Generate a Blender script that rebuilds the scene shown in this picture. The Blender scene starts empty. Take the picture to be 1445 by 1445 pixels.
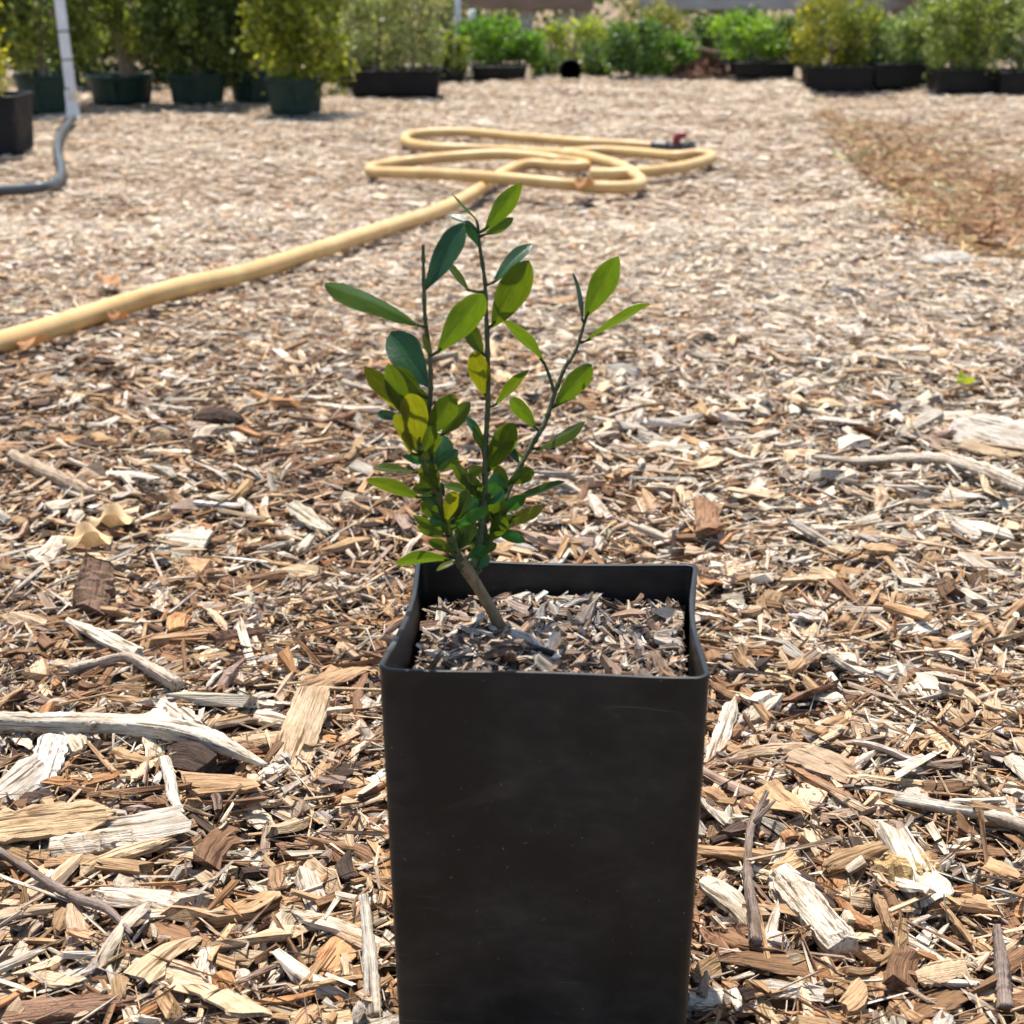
import bpy, math
import numpy as np
from mathutils import Vector

# ------------------------------------------------------------------ camera, sky, sun, exposure
scene = bpy.context.scene
col = scene.collection
H = 0.365                      # camera height above the mulch
TH = math.radians(18.4)        # camera looks down by this
FPX = 2298.0                   # focal length in photo pixels (photo is 1445 wide)

cam_d = bpy.data.cameras.new("camera")
cam = bpy.data.objects.new("camera", cam_d)
col.objects.link(cam)
cam.location = (0, 0, H)
cam.rotation_euler = (math.radians(90) - TH, 0, 0)
cam_d.sensor_width = 36
cam_d.lens = 36 * FPX / 1445
cam_d.clip_start = 0.01
cam_d.clip_end = 600
cam_d.dof.use_dof = True
cam_d.dof.focus_distance = 0.68
cam_d.dof.aperture_fstop = 24
scene.camera = cam

SUN_EL = math.radians(70)
SUN_AZ = math.radians(-14)     # from +Y (view direction) towards the left
SV = Vector((math.sin(SUN_AZ) * math.cos(SUN_EL), math.cos(SUN_AZ) * math.cos(SUN_EL), math.sin(SUN_EL)))
world = bpy.data.worlds.new("World")
scene.world = world
world.use_nodes = True
wn = world.node_tree.nodes
wl = world.node_tree.links
wn.clear()
wo = wn.new("ShaderNodeOutputWorld")
wb = wn.new("ShaderNodeBackground")
ws = wn.new("ShaderNodeTexSky")
ws.sky_type = 'NISHITA'
ws.sun_disc = False
ws.sun_elevation = SUN_EL
ws.sun_rotation = SUN_AZ
wb.inputs["Strength"].default_value = 0.13
wl.new(ws.outputs[0], wb.inputs["Color"])
wl.new(wb.outputs[0], wo.inputs["Surface"])

sun_d = bpy.data.lights.new("sun", 'SUN')
sun_d.energy = 4.8
sun_d.angle = math.radians(0.5)
sun_d.color = (1.0, 0.95, 0.87)
sun = bpy.data.objects.new("sun", sun_d)
col.objects.link(sun)
sun.rotation_euler = (-SV).to_track_quat('-Z', 'Y').to_euler()
sun.location = (0, 0, 20)

vs = scene.view_settings
vs.view_transform = 'Standard'
vs.look = 'None'
vs.exposure = 0.95
vs.gamma = 1.0
vs.use_curve_mapping = False
scene.cycles.max_bounces = 8
scene.cycles.transparent_max_bounces = 8

R = np.random.default_rng(7)
CT, ST = math.cos(TH), math.sin(TH)

# ------------------------------------------------------------------ ground shape and photo rays
def smooth(t):
    t = np.clip(t, 0, 1)
    return t * t * (3 - 2 * t)

def waves(x, y, seed, scale):
    r = np.random.default_rng(seed)
    s = 0
    for k in range(7):
        a = r.uniform(0, 6.283)
        f = r.uniform(0.6, 1.7) / scale * 6.283
        s = s + np.sin((x * math.cos(a) + y * math.sin(a)) * f + r.uniform(0, 6.283))
    return s / 7 * 1.9

LA, LB = np.array((0.68, 2.55)), np.array((1.02, 5.6))        # edge of the raked furrow on the right
LD = (LB - LA) / np.linalg.norm(LB - LA)
def furrow(x, y):
    return (x - LA[0]) * LD[1] - (y - LA[1]) * LD[0]

def gh(x, y):
    x = np.asarray(x, float); y = np.asarray(y, float)
    h = -0.06 * smooth((y - 1.1) / 2.3)
    h = h + 0.0045 * waves(x, y, 1, 0.16) * smooth(2 - y / 1.5)
    far = smooth((y - 1.0) / 1.5)
    h = h + 0.009 * far * waves(x, y, 2, 0.55)
    d = furrow(x, y)
    k = smooth((y - 2.2) / 0.5) * smooth((7 - y) / 1.0)
    h = h + k * (0.030 * np.exp(-((d + 0.09) / 0.09) ** 2) - 0.052 * smooth((d + 0.03) / 0.08) * smooth((0.6 - d) / 0.4))
    return h

def ray(px, py):
    xc, yc = (px - 722.5) / FPX, (py - 722.5) / FPX
    return np.array((xc, CT - yc * ST, -(ST + yc * CT)))

def at(px, py, Y):
    d = ray(px, py)
    t = Y / d[1]
    return np.array((d[0] * t, Y, H + d[2] * t))

def onground(px, py, lift=0.0):
    d = ray(px, py)
    z = 0.0
    for _ in range(30):
        t = (H - z) / -d[2]
        z = 0.5 * z + 0.5 * (float(gh(d[0] * t, d[1] * t)) + lift)
    t = (H - z) / -d[2]
    return np.array((d[0] * t, d[1] * t, z))

# ------------------------------------------------------------------ node helpers and materials
def mat(name):
    m = bpy.data.materials.new(name)
    m.use_nodes = True
    nt = m.node_tree
    b = nt.nodes["Principled BSDF"]
    return m, nt, b

def N(nt, t, **kw):
    n = nt.nodes.new(t)
    for k, v in kw.items():
        setattr(n, k, v)
    return n

def ramp(nt, fac, stops):
    r = N(nt, "ShaderNodeValToRGB")
    e = r.color_ramp.elements
    while len(e) < len(stops):
        e.new(0.5)
    for q, (p, c) in zip(e, stops):
        q.position = p
        q.color = c if len(c) == 4 else (*c, 1)
    nt.links.new(fac, r.inputs[0])
    return r.outputs[0]

def g3(v):
    return (v, v, v, 1)

def noise(nt, vec, scale, detail=4, rough=0.55):
    n = N(nt, "ShaderNodeTexNoise")
    n.inputs["Scale"].default_value = scale
    n.inputs["Detail"].default_value = detail
    n.inputs["Roughness"].default_value = rough
    if vec is not None:
        nt.links.new(vec, n.inputs["Vector"])
    return n.outputs["Fac"]

def mapping(nt, vec, scale):
    m = N(nt, "ShaderNodeMapping")
    m.inputs["Scale"].default_value = scale
    nt.links.new(vec, m.inputs["Vector"])
    return m.outputs[0]

def mixc(nt, fac, a, b, mode='MIX'):
    m = N(nt, "ShaderNodeMix", data_type='RGBA', blend_type=mode)
    for s, v in ((m.inputs["Factor"], fac), (m.inputs[6], a), (m.inputs[7], b)):
        if isinstance(v, (int, float)):
            s.default_value = v
        elif isinstance(v, tuple):
            s.default_value = v if len(v) == 4 else (*v, 1)
        else:
            nt.links.new(v, s)
    return m.outputs[2]

def bump(nt, b, height, dist, strength=1.0):
    n = N(nt, "ShaderNodeBump")
    n.inputs["Distance"].default_value = dist
    n.inputs["Strength"].default_value = strength
    nt.links.new(height, n.inputs["Height"])
    nt.links.new(n.outputs[0], b.inputs["Normal"])

def attr(nt, name):
    a = N(nt, "ShaderNodeAttribute", attribute_name=name)
    return a

def wood_material():
    m, nt, b = mat("wood_chip")
    tone = attr(nt, "tone").outputs["Color"]
    gr = attr(nt, "grain").outputs["Vector"]
    fib = noise(nt, mapping(nt, gr, (55, 1500, 1500)), 1.0, 4, 0.65)
    crk = noise(nt, mapping(nt, gr, (28, 480, 480)), 1.0, 3, 0.6)
    big = noise(nt, mapping(nt, gr, (60, 160, 160)), 1.0, 4, 0.6)
    f1 = ramp(nt, fib, [(0.30, g3(0.45)), (0.47, g3(0.97)), (0.7, g3(1.2))])
    f3 = ramp(nt, crk, [(0.36, (0.30, 0.25, 0.21)), (0.43, g3(0.95)), (0.65, g3(1.06))])
    f2 = ramp(nt, big, [(0.3, (0.60, 0.50, 0.41)), (0.52, g3(1.0)), (0.75, (1.08, 1.07, 1.05))])
    c = mixc(nt, 1.0, tone, f1, 'MULTIPLY')
    c = mixc(nt, 1.0, c, f3, 'MULTIPLY')
    c = mixc(nt, 1.0, c, f2, 'MULTIPLY')
    nt.links.new(c, b.inputs["Base Color"])
    b.inputs["Roughness"].default_value = 0.85
    b.inputs["Specular IOR Level"].default_value = 0.2
    hm = N(nt, "ShaderNodeMath", operation='ADD')
    nt.links.new(fib, hm.inputs[0]); nt.links.new(crk, hm.inputs[1])
    bump(nt, b, hm.outputs[0], 0.0014, 1.0)
    return m

def soil_material():
    m, nt, b = mat("mulch_ground")
    tc = N(nt, "ShaderNodeTexCoord").outputs["Object"]
    n1 = noise(nt, tc, 9, 6, 0.65)
    n2 = noise(nt, tc, 160, 5, 0.7)
    vo = N(nt, "ShaderNodeTexVoronoi")
    vo.inputs["Scale"].default_value = 85
    nt.links.new(tc, vo.inputs["Vector"])
    sp = N(nt, "ShaderNodeSeparateColor")
    nt.links.new(vo.outputs["Color"], sp.inputs[0])
    c0 = ramp(nt, sp.outputs[0], [(0.0, (0.03, 0.02, 0.013)), (0.35, (0.13, 0.075, 0.042)), (0.65, (0.33, 0.22, 0.13)), (0.95, (0.52, 0.42, 0.31))])
    c1 = mixc(nt, 1.0, c0, ramp(nt, n2, [(0.3, g3(0.55)), (0.7, g3(1.2))]), 'MULTIPLY')
    c2 = ramp(nt, n1, [(0.35, g3(0.75)), (0.65, g3(1.15))])
    nt.links.new(mixc(nt, 1.0, c1, c2, 'MULTIPLY'), b.inputs["Base Color"])
    b.inputs["Roughness"].default_value = 0.95
    b.inputs["Specular IOR Level"].default_value = 0.1
    bump(nt, b, n2, 0.006)
    return m

def pot_material(name, base, dust, dust_amt, rough=0.42):
    m, nt, b = mat(name)
    tc = N(nt, "ShaderNodeTexCoord").outputs["Object"]
    n1 = noise(nt, mapping(nt, tc, (1.0, 1.0, 1.0)), 28, 6, 0.62)
    n2 = noise(nt, mapping(nt, tc, (1.0, 1.0, 2.5)), 60, 8, 0.7)
    n3 = noise(nt, tc, 900, 2, 0.5)
    k = N(nt, "ShaderNodeMath", operation='MULTIPLY')
    nt.links.new(ramp(nt, n1, [(0.42, g3(0)), (0.72, g3(1))]), k.inputs[0])
    nt.links.new(ramp(nt, n2, [(0.35, g3(0.15)), (0.7, g3(1))]), k.inputs[1])
    k2 = N(nt, "ShaderNodeMath", operation='MULTIPLY')
    nt.links.new(k.outputs[0], k2.inputs[0])
    k2.inputs[1].default_value = dust_amt
    speck = ramp(nt, n3, [(0.755, g3(0)), (0.77, g3(1))])
    # a few long scratches: thin bands of a stretched noise
    n4 = noise(nt, mapping(nt, tc, (6, 6, 55)), 1.0, 2, 0.5)
    scr = ramp(nt, n4, [(0.497, g3(0)), (0.5, g3(0.35)), (0.503, g3(0))])
    n5 = noise(nt, tc, 34, 2, 0.5)
    scr2 = mixc(nt, 1.0, scr, ramp(nt, n5, [(0.58, g3(0)), (0.66, g3(1))]), 'MULTIPLY')
    c = mixc(nt, k2.outputs[0], base, dust)
    n6 = noise(nt, mapping(nt, tc, (14, 14, 42)), 1.0, 4, 0.6)
    rot = N(nt, "ShaderNodeMapping")
    rot.inputs["Rotation"].default_value = (0, math.radians(24), 0)
    nt.links.new(tc, rot.inputs["Vector"])
    n7 = noise(nt, mapping(nt, rot.outputs[0], (9, 9, 75)), 1.0, 3, 0.55)
    rub = mixc(nt, 1.0, ramp(nt, n7, [(0.56, g3(0)), (0.68, g3(0.8))]), ramp(nt, n6, [(0.45, g3(0)), (0.62, g3(1))]), 'MULTIPLY')
    c = mixc(nt, mixc(nt, 1.0, rub, g3(dust_amt * 0.7), 'MULTIPLY'), c, dust)
    c = mixc(nt, mixc(nt, 1.0, speck, g3(0.5), 'MULTIPLY'), c, (0.35, 0.3, 0.24, 1))
    c = mixc(nt, mixc(nt, 1.0, scr2, g3(0.6), 'MULTIPLY'), c, (0.3, 0.28, 0.26, 1))
    nt.links.new(c, b.inputs["Base Color"])
    r = N(nt, "ShaderNodeMapRange")
    nt.links.new(n1, r.inputs[0])
    r.inputs[1].default_value = 0.3; r.inputs[2].default_value = 0.7
    r.inputs[3].default_value = rough - 0.1; r.inputs[4].default_value = rough + 0.2
    nt.links.new(r.outputs[0], b.inputs["Roughness"])
    b.inputs["Specular IOR Level"].default_value = 0.28
    bump(nt, b, n2, 0.0004, 0.4)
    return m

def leaf_material(name, top, trans, tr=0.5, rough=0.3, spec=0.5):
    m, nt, b = mat(name)
    out = nt.nodes["Material Output"]
    gr = attr(nt, "grain").outputs["Vector"]
    sep = N(nt, "ShaderNodeSeparateXYZ")
    nt.links.new(gr, sep.inputs[0])
    ab = N(nt, "ShaderNodeMath", operation='ABSOLUTE')
    nt.links.new(sep.outputs[1], ab.inputs[0])
    vein = ramp(nt, ab.outputs[0], [(0.0, g3(1)), (0.05, g3(0.7)), (0.10, g3(0))])
    edge = ramp(nt, ab.outputs[0], [(0.82, g3(0)), (1.0, g3(0.55))])
    nz = noise(nt, mapping(nt, gr, (3, 3, 3)), 1.5, 4, 0.6)
    sh = ramp(nt, nz, [(0.3, g3(0.75)), (0.7, g3(1.2))])
    vv = noise(nt, mapping(nt, gr, (22, 5, 1)), 1.0, 2, 0.5)
    lt = tuple(min(1, x * 1.5 + 0.03) for x in top)
    c = mixc(nt, 1.0, (*top, 1), sh, 'MULTIPLY')
    c = mixc(nt, mixc(nt, 1.0, vein, g3(0.45), 'MULTIPLY'), c, (*lt, 1))
    ct = mixc(nt, 1.0, (*trans, 1), sh, 'MULTIPLY')
    ct = mixc(nt, mixc(nt, 1.0, edge, g3(0.8), 'MULTIPLY'), ct, (min(1, trans[0] * 1.7), min(1, trans[1] * 1.5), trans[2], 1))
    nt.links.new(c, b.inputs["Base Color"])
    b.inputs["Roughness"].default_value = rough
    b.inputs["Specular IOR Level"].default_value = spec
    bump(nt, b, vv, 0.0003, 0.35)
    t = N(nt, "ShaderNodeBsdfTranslucent")
    nt.links.new(ct, t.inputs["Color"])
    mx = N(nt, "ShaderNodeMixShader")
    mx.inputs[0].default_value = tr
    nt.links.new(b.outputs[0], mx.inputs[1])
    nt.links.new(t.outputs[0], mx.inputs[2])
    nt.links.new(mx.outputs[0], out.inputs["Surface"])
    return m

def crown_material():
    m, nt, b = mat("crown_foliage")
    out = nt.nodes["Material Output"]
    tone = attr(nt, "tone").outputs["Color"]
    nt.links.new(tone, b.inputs["Base Color"])
    b.inputs["Roughness"].default_value = 0.4
    t = N(nt, "ShaderNodeBsdfTranslucent")
    nt.links.new(mixc(nt, 1.0, tone, (1.5, 1.6, 0.85, 1), 'MULTIPLY'), t.inputs["Color"])
    mx = N(nt, "ShaderNodeMixShader")
    mx.inputs[0].default_value = 0.45
    nt.links.new(b.outputs[0], mx.inputs[1])
    nt.links.new(t.outputs[0], mx.inputs[2])
    nt.links.new(mx.outputs[0], out.inputs["Surface"])
    return m

def plain(name, c1, c2, scale, rough=0.6, stretch=(1, 1, 1), bdist=0.0, spec=0.4):
    m, nt, b = mat(name)
    tc = N(nt, "ShaderNodeTexCoord").outputs["Object"]
    n = noise(nt, mapping(nt, tc, stretch), scale, 6, 0.62)
    nt.links.new(ramp(nt, n, [(0.3, c1), (0.7, c2)]), b.inputs["Base Color"])
    b.inputs["Roughness"].default_value = rough
    b.inputs["Specular IOR Level"].default_value = spec
    if bdist:
        bump(nt, b, n, bdist)
    return m

M_WOOD = wood_material()
M_SOIL = soil_material()
M_POT = pot_material("black_plastic", (0.0075, 0.0075, 0.008, 1), (0.070, 0.056, 0.044, 1), 0.62, 0.42)
M_TRAY = pot_material("black_tray_plastic", (0.005, 0.005, 0.006, 1), (0.03, 0.024, 0.018, 1), 0.22, 0.55)
M_GREENPOT = pot_material("green_plastic", (0.012, 0.035, 0.024, 1), (0.07, 0.075, 0.06, 1), 0.45, 0.5)
M_HOSE = plain("tan_rubber_hose", (0.45, 0.270, 0.095), (0.62, 0.41, 0.170), 14, 0.5, (1, 1, 1), 0.0008)
M_PVC = plain("white_pvc", (0.55, 0.55, 0.54), (0.74, 0.74, 0.72), 12, 0.4)
M_TUBE = plain("grey_poly_tube", (0.038, 0.043, 0.044), (0.085, 0.09, 0.09), 12, 0.45)
M_DARK = plain("dark_metal", (0.03, 0.028, 0.026), (0.08, 0.07, 0.06), 60, 0.45)
M_RED = plain("red_plastic", (0.16, 0.015, 0.022), (0.27, 0.03, 0.035), 60, 0.4)
M_BROWNBEAM = plain("brown_timber", (0.16, 0.10, 0.07), (0.30, 0.20, 0.145), 9, 0.8, (1, 8, 8), 0.003)
M_GREYBEAM = plain("grey_timber", (0.26, 0.24, 0.22), (0.42, 0.40, 0.38), 9, 0.8, (1, 8, 8), 0.003)
M_BARK = plain("sapling_bark", (0.115, 0.075, 0.034), (0.25, 0.165, 0.08), 420, 0.75, (1, 1, 0.35), 0.0006)
M_STEM = plain("green_stem", (0.022, 0.032, 0.009), (0.075, 0.085, 0.026), 420, 0.6, (1, 1, 0.4), 0.0004)
M_TRUNK = plain("shrub_bark", (0.12, 0.085, 0.06), (0.30, 0.22, 0.165), 40, 0.85, (1, 1, 0.3), 0.002)
M_SOILPOT = plain("potting_soil", (0.035, 0.022, 0.014), (0.12, 0.075, 0.045), 60, 0.95, (1, 1, 1), 0.004)
M_MIX = plain("potting_mix", (0.02, 0.013, 0.009), (0.085, 0.055, 0.035), 500, 0.95, (1, 1, 1), 0.002)
M_CROWN = crown_material()
M_L = {
    'o': leaf_material("leaf_olive", (0.045, 0.070, 0.010), (0.10, 0.145, 0.004), 0.45, 0.42, 0.18),
    'g': leaf_material("leaf_green", (0.040, 0.085, 0.012), (0.105, 0.165, 0.005), 0.48, 0.40, 0.2),
    'y': leaf_material("leaf_yellow_green", (0.085, 0.100, 0.007), (0.20, 0.205, 0.003), 0.5, 0.38, 0.35),
    'd': leaf_material("leaf_dark_glossy", (0.013, 0.052, 0.017), (0.03, 0.10, 0.015), 0.22, 0.33, 0.32),
    'v': leaf_material("leaf_vivid_green", (0.016, 0.085, 0.012), (0.06, 0.20, 0.014), 0.3, 0.32, 0.35),
}
M_DRYLEAF = leaf_material("dry_leaf", (0.56, 0.39, 0.21), (0.55, 0.36, 0.17), 0.12, 0.7, 0.2)
M_DRYORANGE = leaf_material("dry_leaf_orange", (0.34, 0.17, 0.07), (0.4, 0.18, 0.06), 0.15, 0.7, 0.2)
M_FALLEN = leaf_material("fallen_green_leaf", (0.25, 0.30, 0.02), (0.4, 0.42, 0.02), 0.4, 0.45, 0.3)

# ------------------------------------------------------------------ object helpers
def link(o, parent=None):
    col.objects.link(o)
    if parent is not None:
        o.parent = parent
    return o

def tag(o, label=None, cat=None, group=None, kind=None):
    if label: o["label"] = label
    if cat: o["category"] = cat
    if group: o["group"] = group
    if kind: o["kind"] = kind
    return o

def empty(name, loc=(0, 0, 0), rz=0.0):
    o = bpy.data.objects.new(name, None)
    o.empty_display_size = 0.05
    o.location = loc
    o.rotation_euler = (0, 0, rz)
    return link(o)

def mesh_np(name, verts, faces_flat, starts, material, tone=None, grain=None, smooth_shade=False):
    me = bpy.data.meshes.new(name)
    verts = np.ascontiguousarray(verts, dtype=np.float32)
    me.vertices.add(len(verts))
    me.vertices.foreach_set("co", verts.ravel())
    me.loops.add(len(faces_flat))
    me.loops.foreach_set("vertex_index", np.ascontiguousarray(faces_flat, dtype=np.int32))
    me.polygons.add(len(starts))
    me.polygons.foreach_set("loop_start", np.ascontiguousarray(starts, dtype=np.int32))
    me.polygons.foreach_set("use_smooth", np.full(len(starts), smooth_shade, dtype=bool))
    if tone is not None:
        a = me.attributes.new("tone", 'FLOAT_COLOR', 'POINT')
        t4 = np.ones((len(verts), 4), np.float32)
        t4[:, :3] = tone
        a.data.foreach_set("color", t4.ravel())
    if grain is not None:
        a = me.attributes.new("grain", 'FLOAT_VECTOR', 'POINT')
        a.data.foreach_set("vector", np.ascontiguousarray(grain, dtype=np.float32).ravel())
    me.update(calc_edges=True)
    me.materials.append(material)
    return me

def mesh_faces(name, verts, faces, material, tone=None, grain=None, smooth_shade=True):
    flat = np.concatenate([np.asarray(f) for f in faces])
    starts = np.cumsum([0] + [len(f) for f in faces[:-1]])
    return mesh_np(name, verts, flat, starts, material, tone, grain, smooth_shade)

def obj(name, me, parent=None, loc=None):
    o = bpy.data.objects.new(name, me)
    if loc is not None:
        o.location = loc
    return link(o, parent)

def spline(pts, n):
    p = np.asarray(pts, float)
    if len(p) == 2:
        t = np.linspace(0, 1, n)[:, None]
        return p[0] * (1 - t) + p[1] * t
    q = np.vstack([2 * p[0] - p[1], p, 2 * p[-1] - p[-2]])
    seg = np.linspace(0, len(p) - 1 - 1e-9, n)
    i = seg.astype(int); t = (seg - i)[:, None]
    a, b, c, d = q[i], q[i + 1], q[i + 2], q[i + 3]
    return 0.5 * ((2 * b) + (c - a) * t + (2 * a - 5 * b + 4 * c - d) * t ** 2 + (3 * b - a - 3 * c + d) * t ** 3)

def tube(pts, radii, n=40, S=10, flat=1.0, jitter=0.0, rng=None, resample=True):
    p = spline(pts, n) if resample else np.asarray(pts, float)
    n = len(p)
    rr = np.interp(np.linspace(0, 1, n), np.linspace(0, 1, len(radii)), radii)
    tg = np.gradient(p, axis=0)
    tg /= np.linalg.norm(tg, axis=1)[:, None] + 1e-12
    up = np.array((0, 0, 1.0)) if abs(tg[0][2]) < 0.8 else np.array((0, 1.0, 0))
    vs_, gr = [], []
    s = np.concatenate([[0], np.cumsum(np.linalg.norm(np.diff(p, axis=0), axis=1))])
    nrm = up - tg[0] * up.dot(tg[0])
    nrm /= np.linalg.norm(nrm)
    flute = 1 + (rng.normal(0, jitter, S) if jitter else 0)
    for i in range(n):
        nrm = nrm - tg[i] * nrm.dot(tg[i])
        nrm /= np.linalg.norm(nrm) + 1e-12
        b = np.cross(tg[i], nrm)
        a = np.linspace(0, 2 * np.pi, S, endpoint=False)
        r = rr[i] * np.ones(S)
        if jitter:
            r = r * flute * (1 + rng.normal(0, jitter * 0.5)) * (1 + rng.normal(0, jitter * 0.35, S))
        vs_.append(p[i] + np.outer(np.cos(a) * r * flat, nrm) + np.outer(np.sin(a) * r, b))
        gr.append(np.stack([np.full(S, s[i]), np.cos(a) * rr[i], np.sin(a) * rr[i]], 1))
    v = np.vstack(vs_)
    faces = []
    for i in range(n - 1):
        for j in range(S):
            k = (j + 1) % S
            faces.append((i * S + j, i * S + k, (i + 1) * S + k, (i + 1) * S + j))
    faces.append(tuple(range(S - 1, -1, -1)))
    faces.append(tuple((n - 1) * S + j for j in range(S)))
    return v, faces, np.vstack(gr)

def join(parts):
    vs_, fs, gs, off = [], [], [], 0
    for v, f, g in parts:
        vs_.append(v); gs.append(g)
        fs += [tuple(i + off for i in q) for q in f]
        off += len(v)
    return np.vstack(vs_), fs, np.vstack(gs)

def tube_obj(name, pts, radii, material, parent=None, tone=None, smooth_shade=True, **kw):
    v, f, g = tube(pts, radii, **kw)
    return obj(name, mesh_faces(name, v, f, material, None if tone is None else np.tile(tone, (len(v), 1)), g, smooth_shade), parent)

def box_vf(cx, cy, cz, sx, sy, sz, bev=0.0):
    b = min(bev, sx / 3, sy / 3, sz / 3)
    X, Y, Z = sx / 2, sy / 2, sz / 2
    v, f = [], []
    rings = [(-Z, b), (-Z + b, 0), (Z - b, 0), (Z, b)] if b else [(-Z, 0), (Z, 0)]
    for z, i in rings:
        for x, y in ((-X + i, -Y + i), (X - i, -Y + i), (X - i, Y - i), (-X + i, Y - i)):
            v.append((cx + x, cy + y, cz + z))
    for r in range(len(rings) - 1):
        for j in range(4):
            k = (j + 1) % 4
            f.append((r * 4 + j, r * 4 + k, r * 4 + 4 + k, r * 4 + 4 + j))
    f.append((3, 2, 1, 0)); q = (len(rings) - 1) * 4
    f.append((q, q + 1, q + 2, q + 3))
    return np.array(v), f

def box(name, c, s, material, parent=None, bev=0.004):
    v, f = box_vf(*c, *s, bev)
    return obj(name, mesh_faces(name, v, f, material, None, v.copy(), False), parent)

# ------------------------------------------------------------------ wood chips
PAL = np.array([
    (0.61, 0.515, 0.395),  # 0 bleached cream
    (0.55, 0.398, 0.250),  # 1 light tan
    (0.412, 0.258, 0.136),  # 2 tan brown
    (0.235, 0.130, 0.068),  # 3 brown
    (0.065, 0.042, 0.030), # 4 dark bark
    (0.50, 0.435, 0.355),  # 5 weathered grey
    (0.42, 0.215, 0.095),  # 6 orange heartwood
    (0.31, 0.220, 0.160),  # 7 grey brown
])

def chip_tones(rng, x, y, bias=None):
    n = len(x)
    patch = waves(x, y, 11, 0.5)
    patch2 = waves(x, y, 12, 1.7)
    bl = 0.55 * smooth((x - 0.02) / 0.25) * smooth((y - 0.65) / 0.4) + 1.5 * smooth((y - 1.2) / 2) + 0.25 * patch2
    dk = 0.6 * np.exp(-(((x + 0.22) / 0.30) ** 2 + ((y - 0.98) / 0.26) ** 2)) + 0.35 * patch
    dk = dk + 0.5 * smooth((furrow(x, y) + 0.02) / 0.1) * smooth((0.75 - furrow(x, y)) / 0.3) * smooth((y - 2.4) / 0.4) * smooth((4.9 - y) / 0.9)
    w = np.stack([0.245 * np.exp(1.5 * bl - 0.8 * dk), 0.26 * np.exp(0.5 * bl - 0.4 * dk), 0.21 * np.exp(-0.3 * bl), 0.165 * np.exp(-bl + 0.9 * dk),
                  0.06 * np.exp(-bl + 1.1 * dk), 0.11 * np.exp(1.4 * bl - 0.3 * dk), 0.045 * np.exp(-0.8 * bl + 0.3 * dk), 0.09 + 0 * bl], 1)
    if bias is not None:
        w = w * np.asarray(bias)
    c = np.cumsum(w, 1)
    k = (rng.random(n)[:, None] * c[:, -1:] > c).sum(1)
    t = PAL[np.clip(k, 0, 7)]
    t = t * (rng.lognormal(0, 0.17, n) * (1 + 0.38 * smooth((y - 1.3) / 1.7)))[:, None] * (1 + rng.normal(0, 0.014, (n, 3)))  # far chips painted brighter with distance, making up for their shaded near sides
    return np.maximum(t * np.minimum(1, 0.72 / t.max(1))[:, None], 0.01)

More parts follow.
